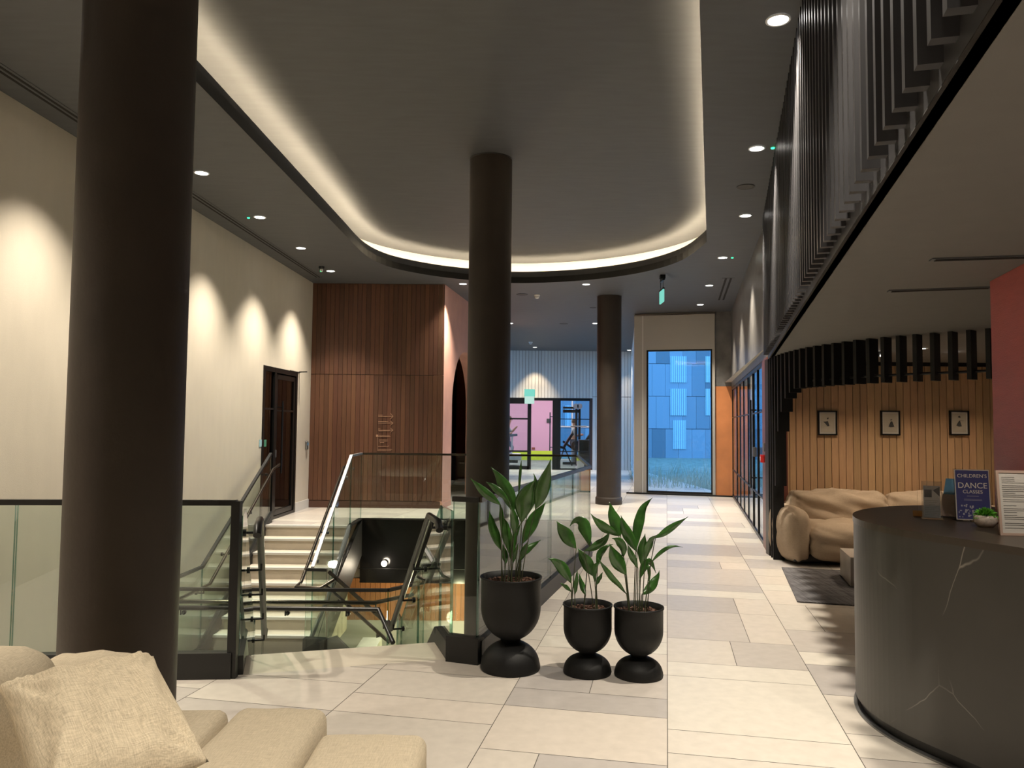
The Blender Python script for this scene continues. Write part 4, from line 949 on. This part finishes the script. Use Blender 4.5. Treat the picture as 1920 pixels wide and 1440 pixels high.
t = thing('leaflet_stand', 'small clear stand with a grey printed card, on the desk left of the blue poster', 'leaflet stand', tuple(p))
mb = MB(); mb.box(-.052, .052, -.006, -.003, 0, .215); mb.box(-.052, .052, .003, .006, 0, .215); mb.box(-.056, .056, -.04, .04, 0, .004); put(mb, Mx).build('holder', M['acrylic'], t)
mb = MB(); mb.box(-.042, .042, -.003, .003, .012, .19); put(mb, Mx).build('card', mat('grey_card', (.30, .33, .35), .5), t)
mb = MB(); mb.box(-.038, .0, -.0035, -.003, .125, .168); mb.face([(.006, -.0036, .165), (.04, -.0036, .185), (.04, -.0036, .13)][::-1]); put(mb, Mx).build('card_print', M['ink'], t)
mb = MB()
for i in range(9): mb.box(-.036, .034-.01*(i % 3), -.0035, -.003, .105-.01*i, .107-.01*i)
put(mb, Mx).build('card_lines', mat('card_lines', (.14, .15, .16), .6), t)
p, _ = frame_m(1778, 972, .1, .2, 0); Mx = Matrix.Translation(p) @ Matrix.Rotation(math.radians(-52), 4, 'Z') @ Matrix.Rotation(math.radians(-22), 4, 'X')
t = thing('leaflet_stand', 'tilted clear rack holding light blue leaflets, between the card and the blue poster', 'leaflet stand', tuple(p))
mb = MB(); mb.box(-.05, .05, -.02, -.017, 0, .15); mb.box(-.05, .05, .02, .023, 0, .22); mb.box(-.05, .05, -.02, .023, 0, .004); mb.box(-.052, -.05, -.02, .023, 0, .15); mb.box(.05, .052, -.02, .023, 0, .15); put(mb, Mx).build('holder', M['acrylic'], t)
mb = MB(); mb.box(-.045, .045, -.004, .010, .01, .24); put(mb, Mx).build('leaflets', M['lightblue'], t)
mb = MB(); mb.box(-.045, .045, -.014, -.006, .008, .14); put(mb, Mx).build('leaflets', mat('pinkish_leaflet', (.5, .38, .33), .6), t)
p, _ = frame_m(1721, 968, .1, .1, 0); Mx = Matrix.Translation(p) @ Matrix.Rotation(math.radians(-20), 4, 'Z')
t = thing('card_stand', 'tiny brass coloured card on the desk, left of the clear leaflet stand', 'card', tuple(p))
mb = MB(); mb.box(-.025, .025, -.001, .001, .0, .035); put(mb, Mx @ Matrix.Rotation(math.radians(-25), 4, 'X')).build('card', M['gold'], t)
mb = MB(); mb.tube([(0, .004, .0), (0, .004, .16)], .0015, 6); put(mb, Mx).build('stem', M['acrylic'], t)
# little plant on desk
p = Zp(1848, 988, TOPZ); t = thing('potted_plant', 'small round mottled pot with bright green sprigs on the desk before the poster', 'plant', tuple(p))
mb = MB(); mb.lathe([(0, .0), (.035, .0), (.047, .012), (.056, .032), (.054, .05), (.046, .062), (.042, .060), (.04, .05), (0, .05)], tuple(p), 32); mb.build('pot', M['pot'], t)
mb = MB(); r_ = random.Random(4)
for i in range(420):
    th = r_.uniform(0, 2*PI); ph = r_.uniform(0, PI*.55); d = Vector((math.sin(ph)*math.cos(th), math.sin(ph)*math.sin(th), math.cos(ph)*.85)); b0 = p+V((0, 0, .05)); R_ = r_.uniform(.04, .068)
    e = b0+d*R_; s_ = b0+d*R_*.55; sd = d.cross(V((r_.uniform(-1, 1), r_.uniform(-1, 1), r_.uniform(-1, 1)))).normalized()*.0035; m_ = s_.lerp(e, .5)+V((0, 0, .003))
    mb.face([s_, m_+sd, e, m_-sd])
mb.build('sprigs', M['sprig'], t)
# fire call point and light switch on the red brown pier
p = Vp(1433, 860, W0, W1); t = thing('fire_call_point', 'small red fire call point on the red brown wall beside the storefront', 'alarm', tuple(p))
nrm = Vector((-D.y, D.x)); mb = MB(); mb.wallbox((p.x-D.x*.06, p.y-D.y*.06), (p.x+D.x*.06, p.y+D.y*.06), -.05, -.002, p.z-.05, p.z+.05); mb.build('box', M['redpl'], t)
mb = MB(); mb.wallbox((p.x-D.x*.035, p.y-D.y*.035), (p.x+D.x*.035, p.y+D.y*.035), -.054, -.05, p.z-.025, p.z+.025); mb.build('window', M['whitep'], t)
p = Vp(1434, 845, W0, W1); mb = MB(); mb.wallbox((p.x-D.x*.05, p.y-D.y*.05), (p.x+D.x*.05, p.y+D.y*.05), -.02, -.002, p.z-.01, p.z+.10); one('door_release', mb, M['chrome'], 'thin steel plate above the red call point', 'switch', loc=tuple(p))

# ================================================================== PLANTERS
def planter(px, depth, rp, zj, zr, label):
    x = (px-960)/F*depth; c = (x, depth, 0)
    t = thing('potted_plant', label, 'plant', c, 'black hourglass planters')
    mb = MB(); R = rp; mb.lathe([(R*.97, 0.0), (R*1.0, .012), (R*.985, .03)]+[(R*.97*math.cos(a)+.0, .03+(zj-.03)*math.sin(a)) for a in [i*PI/2/14 for i in range(1, 13)]]+[(R*.34, zj)], c, 48); mb.build('pedestal', M['blackmat'], t)
    hb = (zr-zj)*.52; prof = [(0.0, zj-.002), (R*.30, zj)]+[(R*math.sin(a), zj+hb-hb*math.cos(a)) for a in [i*PI/2/14 for i in range(3, 15)]]+[(R*1.0, zr-.012), (R*1.035, zr-.010), (R*1.035, zr), (R*.985, zr), (R*.975, zr-.06), (R*.97, zr-.10)]
    mb = MB(); mb.lathe(prof, c, 48); mb.build('pot', M['blackmat'], t)
    mb = MB(); rr = random.Random(px); rows = []
    for i in range(8): rows.append([(x+R*.975*i/7*math.cos(2*PI*k/28), depth+R*.975*i/7*math.sin(2*PI*k/28), zr-.05+rr.uniform(-.008, .008)) for k in range(28)])
    mb.grid(rows, cu=True)
    for i in range(160):
        a = rr.uniform(0, 2*PI); q = R*.9*math.sqrt(rr.random()); d = V((rr.uniform(-1, 1), rr.uniform(-1, 1), rr.uniform(-.3, .4))).normalized()*rr.uniform(.012, .03); o_ = V((x+q*math.cos(a), depth+q*math.sin(a), zr-.045+rr.uniform(0, .012))); mb.beam(o_-d/2, o_+d/2, .014, .006)
    mb.build('bark_chips', M['bark'], t)
    return t, V(c)
def leaves(t, depth, base, Ls, seed, zr, R):
    r = random.Random(seed); mb = MB(); sm = MB(); sx, sy = 860, 840; sc = .3194
    ctr = V(((sx+base[0]*sc-960)/F*depth, depth, zr-.05))
    for tip, mid, bs, wd_, *st in Ls:
        dt = r.uniform(-.10, .10) if wd_ > 30 else 0; db = dt*.3
        T, Mi, B = [Dp(sx+p[0]*sc, sy+p[1]*sc, depth+o) for p, o in ((tip, dt), (mid, dt*.7), (bs, db))]
        W = wd_*sc/F*depth*1.0
        ctl = Mi*2-(T+B)*.5; N = 14; rows = []; tw0 = r.uniform(-.5, .5)
        for i in range(N+1):
            u = i/N; p = B*(1-u)**2+ctl*2*u*(1-u)+T*u*u; tg = ((ctl-B)*(1-u)+(T-ctl)*u).normalized()
            side = tg.cross(V((0, 1, 0))); 
            if side.length < .05: side = V((1, 0, 0))
            side.normalize(); nrm = side.cross(tg).normalized(); ang = tw0*.8+.25*math.sin(u*3+seed)
            sd = side*math.cos(ang)+nrm*math.sin(ang); up = nrm*math.cos(ang)-side*math.sin(ang)
            wv = W*.52*(math.sin(PI*min(1, u**.78*.995+.004))**1.2) if u < 1 else 0.0005; wv = max(wv, .0012); row = []
            for k in range(-3, 4):
                f = k/3; row.append(p+sd*f*wv+up*(abs(f)*wv*.28-(.0018 if k == 0 else 0)+.004*math.sin(u*14+f*3+seed)*abs(f)))
            rows.append(row)
        mb.grid(rows)
        fx = st[0] if st else base[0]+(bs[0]-base[0])*.30; foot = V(((sx+fx*sc-960)/F*depth, depth+db*.5+r.uniform(-.05, .05), zr-.06))
        foot.x = ctr.x+max(-R*.6, min(R*.6, foot.x-ctr.x)); c2 = V((foot.x*.7+B.x*.3, B.y, (foot.z+B.z)/2)); pts = []
        for i in range(9): u = i/8; pts.append(foot*(1-u)**2+c2*2*u*(1-u)+B*u*u)
        pts.append(B+(ctl-B)*.25); sm.tube(pts, [.0034]*6+[.003]*3+[.0015], 6)
    o = mb.build('foliage', M['leaf'], t); md = o.modifiers.new('thick', 'SOLIDIFY'); md.thickness = .0012; sm.build('stalks', M['stem'], t)
t, c = planter(962, 5.14, .198, .185, .60, 'largest potted plant in a black hourglass planter, leftmost of the three beside the glass balustrade')
leaves(t, 5.14, (320, 720), [((70, 178), (150, 255), (248, 335), 50, 265), ((190, 112), (275, 235), (322, 380), 80, 320), ((540, 66), (500, 215), (450, 360), 78, 375), ((447, 188), (385, 300), (370, 440), 100, 360), ((368, 75), (362, 140), (350, 290), 16, 345), ((180, 368), (205, 470), (250, 600), 58, 270), ((512, 320), (445, 420), (372, 565), 72, 370), ((238, 318), (258, 420), (266, 560), 38, 285), ((265, 410), (285, 490), (296, 620), 55, 300), ((368, 440), (325, 540), (305, 655), 38, 305), ((482, 540), (420, 585), (355, 645), 36, 340), ((410, 545), (385, 600), (360, 665), 34, 345), ((258, 565), (270, 620), (276, 680), 36, 280), ((300, 330), (330, 420), (325, 510), 50, 315), ((160, 200), (220, 240), (300, 320), 40, 325), ((350, 560), (335, 610), (318, 680), 24, 320), ((440, 150), (448, 250), (400, 400), 40, 360)], 3, .60, .198)
t, c = planter(1104, 5.07, .156, .125, .44, 'potted plant in a black hourglass planter, middle of the three, smaller than its left neighbour')
leaves(t, 5.07, (755, 900), [((575, 430), (620, 500), (690, 590), 78, 672), ((652, 460), (720, 440), (770, 580), 75, 745), ((525, 650), (600, 695), (662, 795), 62, 665), ((700, 590), (740, 660), (805, 760), 72, 820), ((888, 488), (835, 560), (735, 605), 50, 800), ((595, 795), (625, 812), (662, 845), 22, 670), ((697, 715), (690, 790), (682, 862), 28, 690), ((705, 735), (722, 800), (745, 865), 32, 740), ((905, 565), (840, 610), (815, 700), 42, 812), ((845, 730), (828, 765), (808, 805), 26, 805), ((830, 680), (800, 700), (800, 790), 30, 815)], 5, .44, .156)
t, c = planter(1198.5, 5.02, .156, .125, .44, 'potted plant in a black hourglass planter, rightmost of the three, leaves reaching over the corridor')
leaves(t, 5.02, (1050, 900), [((775, 385), (850, 465), (940, 515), 58, 1000), ((883, 316), (915, 410), (950, 520), 74, 1010), ((1138, 292), (1070, 400), (1040, 605), 62, 1035), ((952, 395), (985, 490), (1048, 610), 62, 1040), ((1347, 403), (1245, 470), (1155, 530), 40, 1085), ((1170, 505), (1125, 560), (1095, 660), 46, 1075), ((1095, 503), (1080, 590), (1072, 685), 58, 1060), ((885, 560), (925, 650), (985, 745), 78, 1005), ((990, 560), (1015, 630), (1052, 705), 36, 1050), ((1315, 583), (1220, 590), (1130, 675), 22, 1090), ((1158, 735), (1110, 670), (1062, 775), 48, 1070), ((1178, 718), (1145, 795), (1075, 862), 52, 1075), ((818, 645), (890, 750), (985, 855), 36, 1000), ((900, 530), (950, 560), (968, 640), 52, 1005), ((1110, 740), (1115, 700), (1120, 800), 20, 1110)], 8, .44, .156)

# ================================================================== FOREGROUND SOFA
t = thing('sofa', 'large cream linen sofa in the bottom left corner, seen from behind its cushions', 'sofa', (-1.4, 2.6, 0))
rb('seat', (-1.57, 2.58, .258), (.92, 1.16, .40), .055, .015, M['sofa'], t, n=14, wr=.004, seed=11)
rb('armrest', (-.905, 2.58, .262), (.37, 1.16, .40), .055, .015, M['sofa'], t, n=16, wr=.004, seed=12)
rb('backrest', (-1.53, 2.88, .51), (.43, .28, .42), .11, .02, M['sofa'], t, n=14, wr=.008, seed=14)
rb('backrest', (-1.86, 2.60, .57), (.64, .34, .50), .14, .02, M['sofa'], t, n=14, wr=.008, seed=15)
rb('side_bolster', (-1.50, 1.70, .47), (.62, .62, .50), .16, .03, M['sofa'], t, n=14, wr=.006, seed=16)
rb('plinth', (-1.3, 2.55, .03), (1.1, 1.0, .05), .02, 0, M['black'], t, n=4)
rb('seat', (-2.15, 2.5, .24), (.5, 1.1, .40), .09, .015, M['sofa'], t, n=10, wr=.004, seed=18)
t = thing('ottoman', 'low square linen seat block at the right end of the cream sofa', 'ottoman', (-.53, 2.4, 0))
rb('cushion', (-.50, 2.38, .245), (.40, 1.10, .42), .05, .010, M['sofa'], t, n=16, wr=.003, seed=13)
rb('plinth', (-.50, 2.38, .012), (.34, 1.0, .02), .008, 0, M['black'], t, n=3)
# scatter cushion
TL, TR, BR = Dp(-6, 1283, 2.02), Dp(288, 1230, 2.30), Dp(392, 1428, 1.92); BL = TL+BR-TR; BL = BL+V((.05, -.02, -.05))
nrm = (TR-TL).cross(BL-TL).normalized(); nrm = nrm if nrm.y < 0 else -nrm; N = 44; mb = MB(); rr = random.Random(9)
for sgn in (1, -1):
    rows = []
    for i in range(N+1):
        v = i/N; row = []
        for j in range(N+1):
            u = j/N; a, b_ = 2*u-1, 2*v-1
            q = 1-.045*(1-b_*b_)*a*a-.0; qx = a*(1-.07*(1-b_*b_)*abs(a)); qy = b_*(1-.07*(1-a*a)*abs(b_)); U, V_ = (qx+1)/2, (qy+1)/2
            p = (TL*(1-U)+TR*U)*(1-V_)+(BL*(1-U)+BR*U)*V_
            th = .10*((max(0, 1-abs(a)**2.6))*(max(0, 1-abs(b_)**2.6)))**.55
            # folds running out from the corners and edges
            wv = .0
            for cx, cy, ph in ((-1, -1, .3), (1, 1, 1.2), (-1, 1, 2.0), (1, -1, .8)):
                dx, dy = a-cx, b_-cy; rr_ = math.hypot(dx, dy); an = math.atan2(dy*cy*-1, dx*cx*-1); wv += math.sin(an*15+ph+rr_*2)*math.exp(-rr_*2.6)*min(1, rr_*3)*.024
            wv += .012*math.sin(a*3-b_*7+1)*max(0, b_)+.006*math.sin(a*11+b_*3+2)
            e = min(1, (1-abs(a))*7)*min(1, (1-abs(b_))*7)
            row.append(p+nrm*sgn*(th+wv*e*(1 if sgn > 0 else .3)))
        rows.append(row)
    if sgn > 0: rows = rows[::-1]
    mb.grid(rows)
bx_ = (TR-TL).normalized(); bz_ = nrm; by_ = bz_.cross(bx_).normalized(); RM = Matrix((bx_, by_, bz_)).transposed(); cc = (TL+BR)/2
mb.v = [tuple(RM.transposed() @ (Vector(v)-cc)) for v in mb.v]
o = mb.build('scatter_cushion', M['cushion'], merge=True); o.matrix_world = Matrix.Translation(cc) @ RM.to_4x4(); tag(o, 'large cream linen scatter cushion propped on the sofa at bottom left', 'cushion')

# ================================================================== GYM EQUIPMENT AND PEOPLE
def skin_body(name, J, Ed, R, m_, root=0, parent=None, lvl=2):
    me = bpy.data.meshes.new(name); me.from_pydata([tuple(j) for j in J], Ed, []); o = bpy.data.objects.new(name, me); C.objects.link(o)
    sk = o.modifiers.new('skin', 'SKIN'); 
    for i, r in enumerate(R): me.skin_vertices[0].data[i].radius = (r, r)
    me.skin_vertices[0].data[root].use_root = True
    o.modifiers.new('sub', 'SUBSURF').levels = lvl; o.modifiers['sub'].render_levels = lvl; me.materials.append(m_)
    if parent: o.parent = parent; o.location = -parent_world(parent)
    return o
def person(x, y, label, pose, s=1.0, face=1):
    t = thing('person', label, 'person', (x, y, 0))
    def P(a, b_, c): return (x+a*s*face, y+b_*s, c*s)
    if pose == 'stand':
        J = [P(0, 0, .98), P(0, 0, 1.18), P(.01, 0, 1.38), P(.02, 0, 1.52), P(.04, 0, 1.66), P(.05, 0, 1.74), P(0, -.10, .92), P(.02, -.11, .50), P(0, -.12, .08), P(.12, -.12, .04), P(0, .10, .92), P(.0, .11, .50), P(-.03, .12, .08), P(.09, .12, .04),
             P(0, -.19, 1.40), P(.10, -.23, 1.16), P(.32, -.20, 1.20), P(.40, -.19, 1.22), P(0, .19, 1.40), P(.10, .22, 1.16), P(.32, .20, 1.22), P(.40, .19, 1.24)]
    else:
        J = [P(0, 0, 1.08), P(.02, 0, 1.28), P(.05, 0, 1.48), P(.07, 0, 1.62), P(.10, 0, 1.76), P(.11, 0, 1.84), P(0, -.10, 1.02), P(.24, -.10, .70), P(.10, -.11, .32), P(.22, -.11, .28), P(0, .10, 1.02), P(-.16, .10, .66), P(-.42, .11, .42), P(-.38, .11, .32),
             P(.03, -.19, 1.50), P(-.12, -.24, 1.30), P(.14, -.24, 1.24), P(.22, -.23, 1.28), P(.03, .19, 1.50), P(.20, .22, 1.30), P(.36, .20, 1.48), P(.42, .19, 1.54)]
    Ed = [(0, 1), (1, 2), (2, 3), (3, 4), (4, 5), (0, 6), (6, 7), (7, 8), (8, 9), (0, 10), (10, 11), (11, 12), (12, 13), (2, 14), (14, 15), (15, 16), (16, 17), (2, 18), (18, 19), (19, 20), (20, 21)]
    R = [.13, .12, .14, .055, .095, .085, .085, .06, .04, .04, .085, .06, .04, .04, .06, .045, .035, .03, .06, .045, .035, .03]
    b = skin_body('body', J, Ed, [r*s for r in R], M['skin'], 0, t)
    shirt = skin_body('shirt', J[:4]+[J[14], J[18], J[15], J[19]], [(0, 1), (1, 2), (2, 3), (2, 4), (2, 5), (4, 6), (5, 7)], [.14, .135, .155, .06, .075, .075, .06, .06], M['greycloth'], 0, t)
    tr = skin_body('trousers', [J[0], J[6], J[7], J[8], J[10], J[11], J[12]], [(0, 1), (1, 2), (2, 3), (0, 4), (4, 5), (5, 6)], [.145, .10, .072, .05, .10, .072, .05], M['steel'], 0, t)
    hx, hy, hz = J[5]; mb = MB(); mb.lathe([(0, .11), (.06, .10), (.10, .05), (.105, 0), (.09, -.06)], (hx-.02*face, hy, hz), 16); mb.build('hair', M['hair'], t)
    mb = MB(); fx = hx+.085*face
    for e in (-.03, .03): mb.rbox((fx, hy+e, hz-.03), (.012, .018, .012), .005, n=2)
    mb.rbox((fx+.012*face, hy, hz-.055), (.03, .02, .04), .008, n=2); mb.rbox((fx, hy, hz-.09), (.01, .045, .012), .004, n=2); mb.build('face', M['hair'], t)
    return t
def gp(px, y): return (px-960)/F*y
YM = 31.0
person(gp(1077, YM), YM+.3, 'person in grey standing at the weight machine behind the gym window', 'stand')
person(gp(951, 30.2), 30.2, 'person running on the treadmill, mostly hidden by the middle column', 'run', face=1)
x = gp(1092, YM); t = thing('cable_machine', 'tall dark cable weight machine with a pull bar behind the gym window', 'gym machine', (x, YM, 0))
for px in (1081, 1087): xx = gp(px, YM); mb = MB(); mb.box(xx-.045, xx+.045, YM-.05, YM+.05, .1, 2.32); mb.build('upright', M['black'], t)
mb = MB(); mb.box(gp(1056, YM), gp(1088, YM), YM-.05, YM+.05, 2.10, 2.22); mb.box(gp(1056, YM), gp(1082, YM), YM-.05, YM+.05, 2.26, 2.34); mb.build('top_beam', M['black'], t)
for px in (1080, 1087): mb = MB(); mb.tube([(gp(px, YM), YM-.12, 2.36), (gp(px, YM), YM-.06, 2.36)], .11, 18); mb.build('pulley', M['steel'], t)
mb = MB(); mb.tube([(gp(1070, YM), YM-.12, 1.55), (gp(1100, YM), YM-.12, 1.55)], .025, 10); mb.build('bar', M['chrome'], t)
mb = MB(); mb.tube([(gp(1080, YM), YM-.35, .78), (gp(1080, YM), YM-.18, .78)], .20, 24); mb.build('weight_plate', M['black'], t)
mb = MB(); mb.box(gp(1056, YM), gp(1100, YM), YM-.08, YM+.08, .02, .12); mb.beam((gp(1056, YM), YM-.1, .95), (gp(1078, YM), YM-.1, .6), .08, .08); mb.build('base_frame', M['black'], t)
for px, lab, sg in ((1064, 'inclined dark training bench left of the weight machine', 1), (1098, 'inclined dark training bench right of the weight machine', 1)):
    y = 30.2; x = gp(px, y); t = thing('training_bench', lab, 'gym bench', (x, y, 0), 'inclined benches in the gym')
    mb = MB(); mb.beam((x-.12*sg, y, .75), (x+.22*sg, y, 1.28), .3, .09); mb.build('back_pad', M['black'], t)
    mb = MB(); mb.beam((x-.42*sg, y, .78), (x-.10*sg, y, .70), .3, .09); mb.build('seat_pad', M['black'], t)
    for e in ((-.35, .05), (.2, .05)): mb = MB(); mb.beam((x-.1*sg, y, .72), (x+e[0]*sg, y, .02), .05, .05); mb.build('leg', M['black'], t)
y = 28.6; x0, x1 = gp(1087, y), gp(1106, y); t = thing('cabinet', 'low black cabinet behind the right end of the gym window', 'cabinet', (x0, y, 0))
mb = MB(); mb.box(x0, x1+.3, y, y+.5, 0, 1.02); mb.build('body', M['black'], t); mb = MB(); mb.box(x0-.02, x1+.32, y-.02, y+.52, 1.02, 1.05); mb.build('top', M['channel'], t)
y = 30.2; t = thing('treadmill', 'grey treadmill behind the left gym pane, beside the middle column', 'treadmill', (gp(955, y), y, 0))
mb = MB(); mb.box(gp(905, y), gp(972, y), y-.4, y+.4, .12, .28); mb.build('deck', M['channel'], t)
mb = MB(); mb.rbox((gp(966, y), y, .34), (.55, .85, .26), .08, n=6); mb.build('motor_cover', M['whitep'], t)
for s_ in (-.36, .36): mb = MB(); mb.beam((gp(960, y), y+s_, .35), (gp(953+6, y)+.05, y+s_, 1.15), .07, .07); mb.build('upright', M['whitep'], t)
mb = MB(); mb.beam((gp(950, y), y, 1.16), (gp(971, y), y, 1.2), .8, .09); mb.build('console', M['steel'], t)
a, b_ = Dp(1025, 793, GB-.02), Dp(1033, 785, GB-.02); mb = MB(); mb.box(a.x, b_.x, GB-.03, GB-.005, a.z, b_.z); one('notice_plate', mb, M['ink'], 'small dark notice on the pink gym wall', 'sign', loc=(a.x, GB, a.z))
a, b_ = Dp(997, 843, GB-.02), Dp(1003, 839, GB-.02); mb = MB(); mb.box(a.x, b_.x, GB-.03, GB-.005, a.z, b_.z); one('wall_socket', mb, M['redwood'], 'small dark red socket box low on the pink gym wall', 'socket', loc=(a.x, GB, a.z))
for x in (-4, -1.2, 1.2, 3.4):
    for y in (29.5, 32.5):
        t = thing('ceiling_light', 'gym ceiling light panel', 'ceiling light', (x, y, 4.2), 'gym ceiling light panels'); mb = MB(); mb.box(x-.3, x+.3, y-.3, y+.3, 4.185, 4.195); mb.build('diffuser', M['lens'], t)
        mb = MB(); mb.box(x-.32, x+.32, y-.32, y+.32, 4.19, 4.2); mb.build('frame', M['whitep'], t)
        ld = bpy.data.lights.new('lamp', 'AREA'); ld.energy = 14; ld.size = .5; ld.color = (1, .97, .95); o = bpy.data.objects.new('lamp', ld); C.objects.link(o); o.parent = t; o.location = (0, 0, -.03)

for x, y in ((5.6, 12.2), (6.2, 15.2)): downlight(x, y, 2.62, 60, 'ceiling light added to brighten the glazed room behind the storefront', 140, grp='added storefront room lights')  # unseen lamps added to lift the light behind the storefront glass
# ================================================================== WORLD AND VIEW
sc = bpy.context.scene
w = bpy.data.worlds.new('sky'); sc.world = w; w.use_nodes = True
bg = w.node_tree.nodes['Background']; bg.inputs[0].default_value = (.15, .43, .90, 1); bg.inputs[1].default_value = SKY
sc.view_settings.view_transform = 'Standard'; sc.view_settings.look = 'None'; sc.view_settings.gamma = 1; sc.view_settings.use_curve_mapping = False
sc.view_settings.exposure = EXPO
cy = sc.cycles; cy.use_denoising = True; cy.max_bounces = 12; cy.diffuse_bounces = 4; cy.glossy_bounces = 5; cy.transparent_max_bounces = 24; cy.sample_clamp_indirect = 6; cy.blur_glossy = .5
cy.caustics_reflective = False; cy.caustics_refractive = False; cy.use_light_tree = True
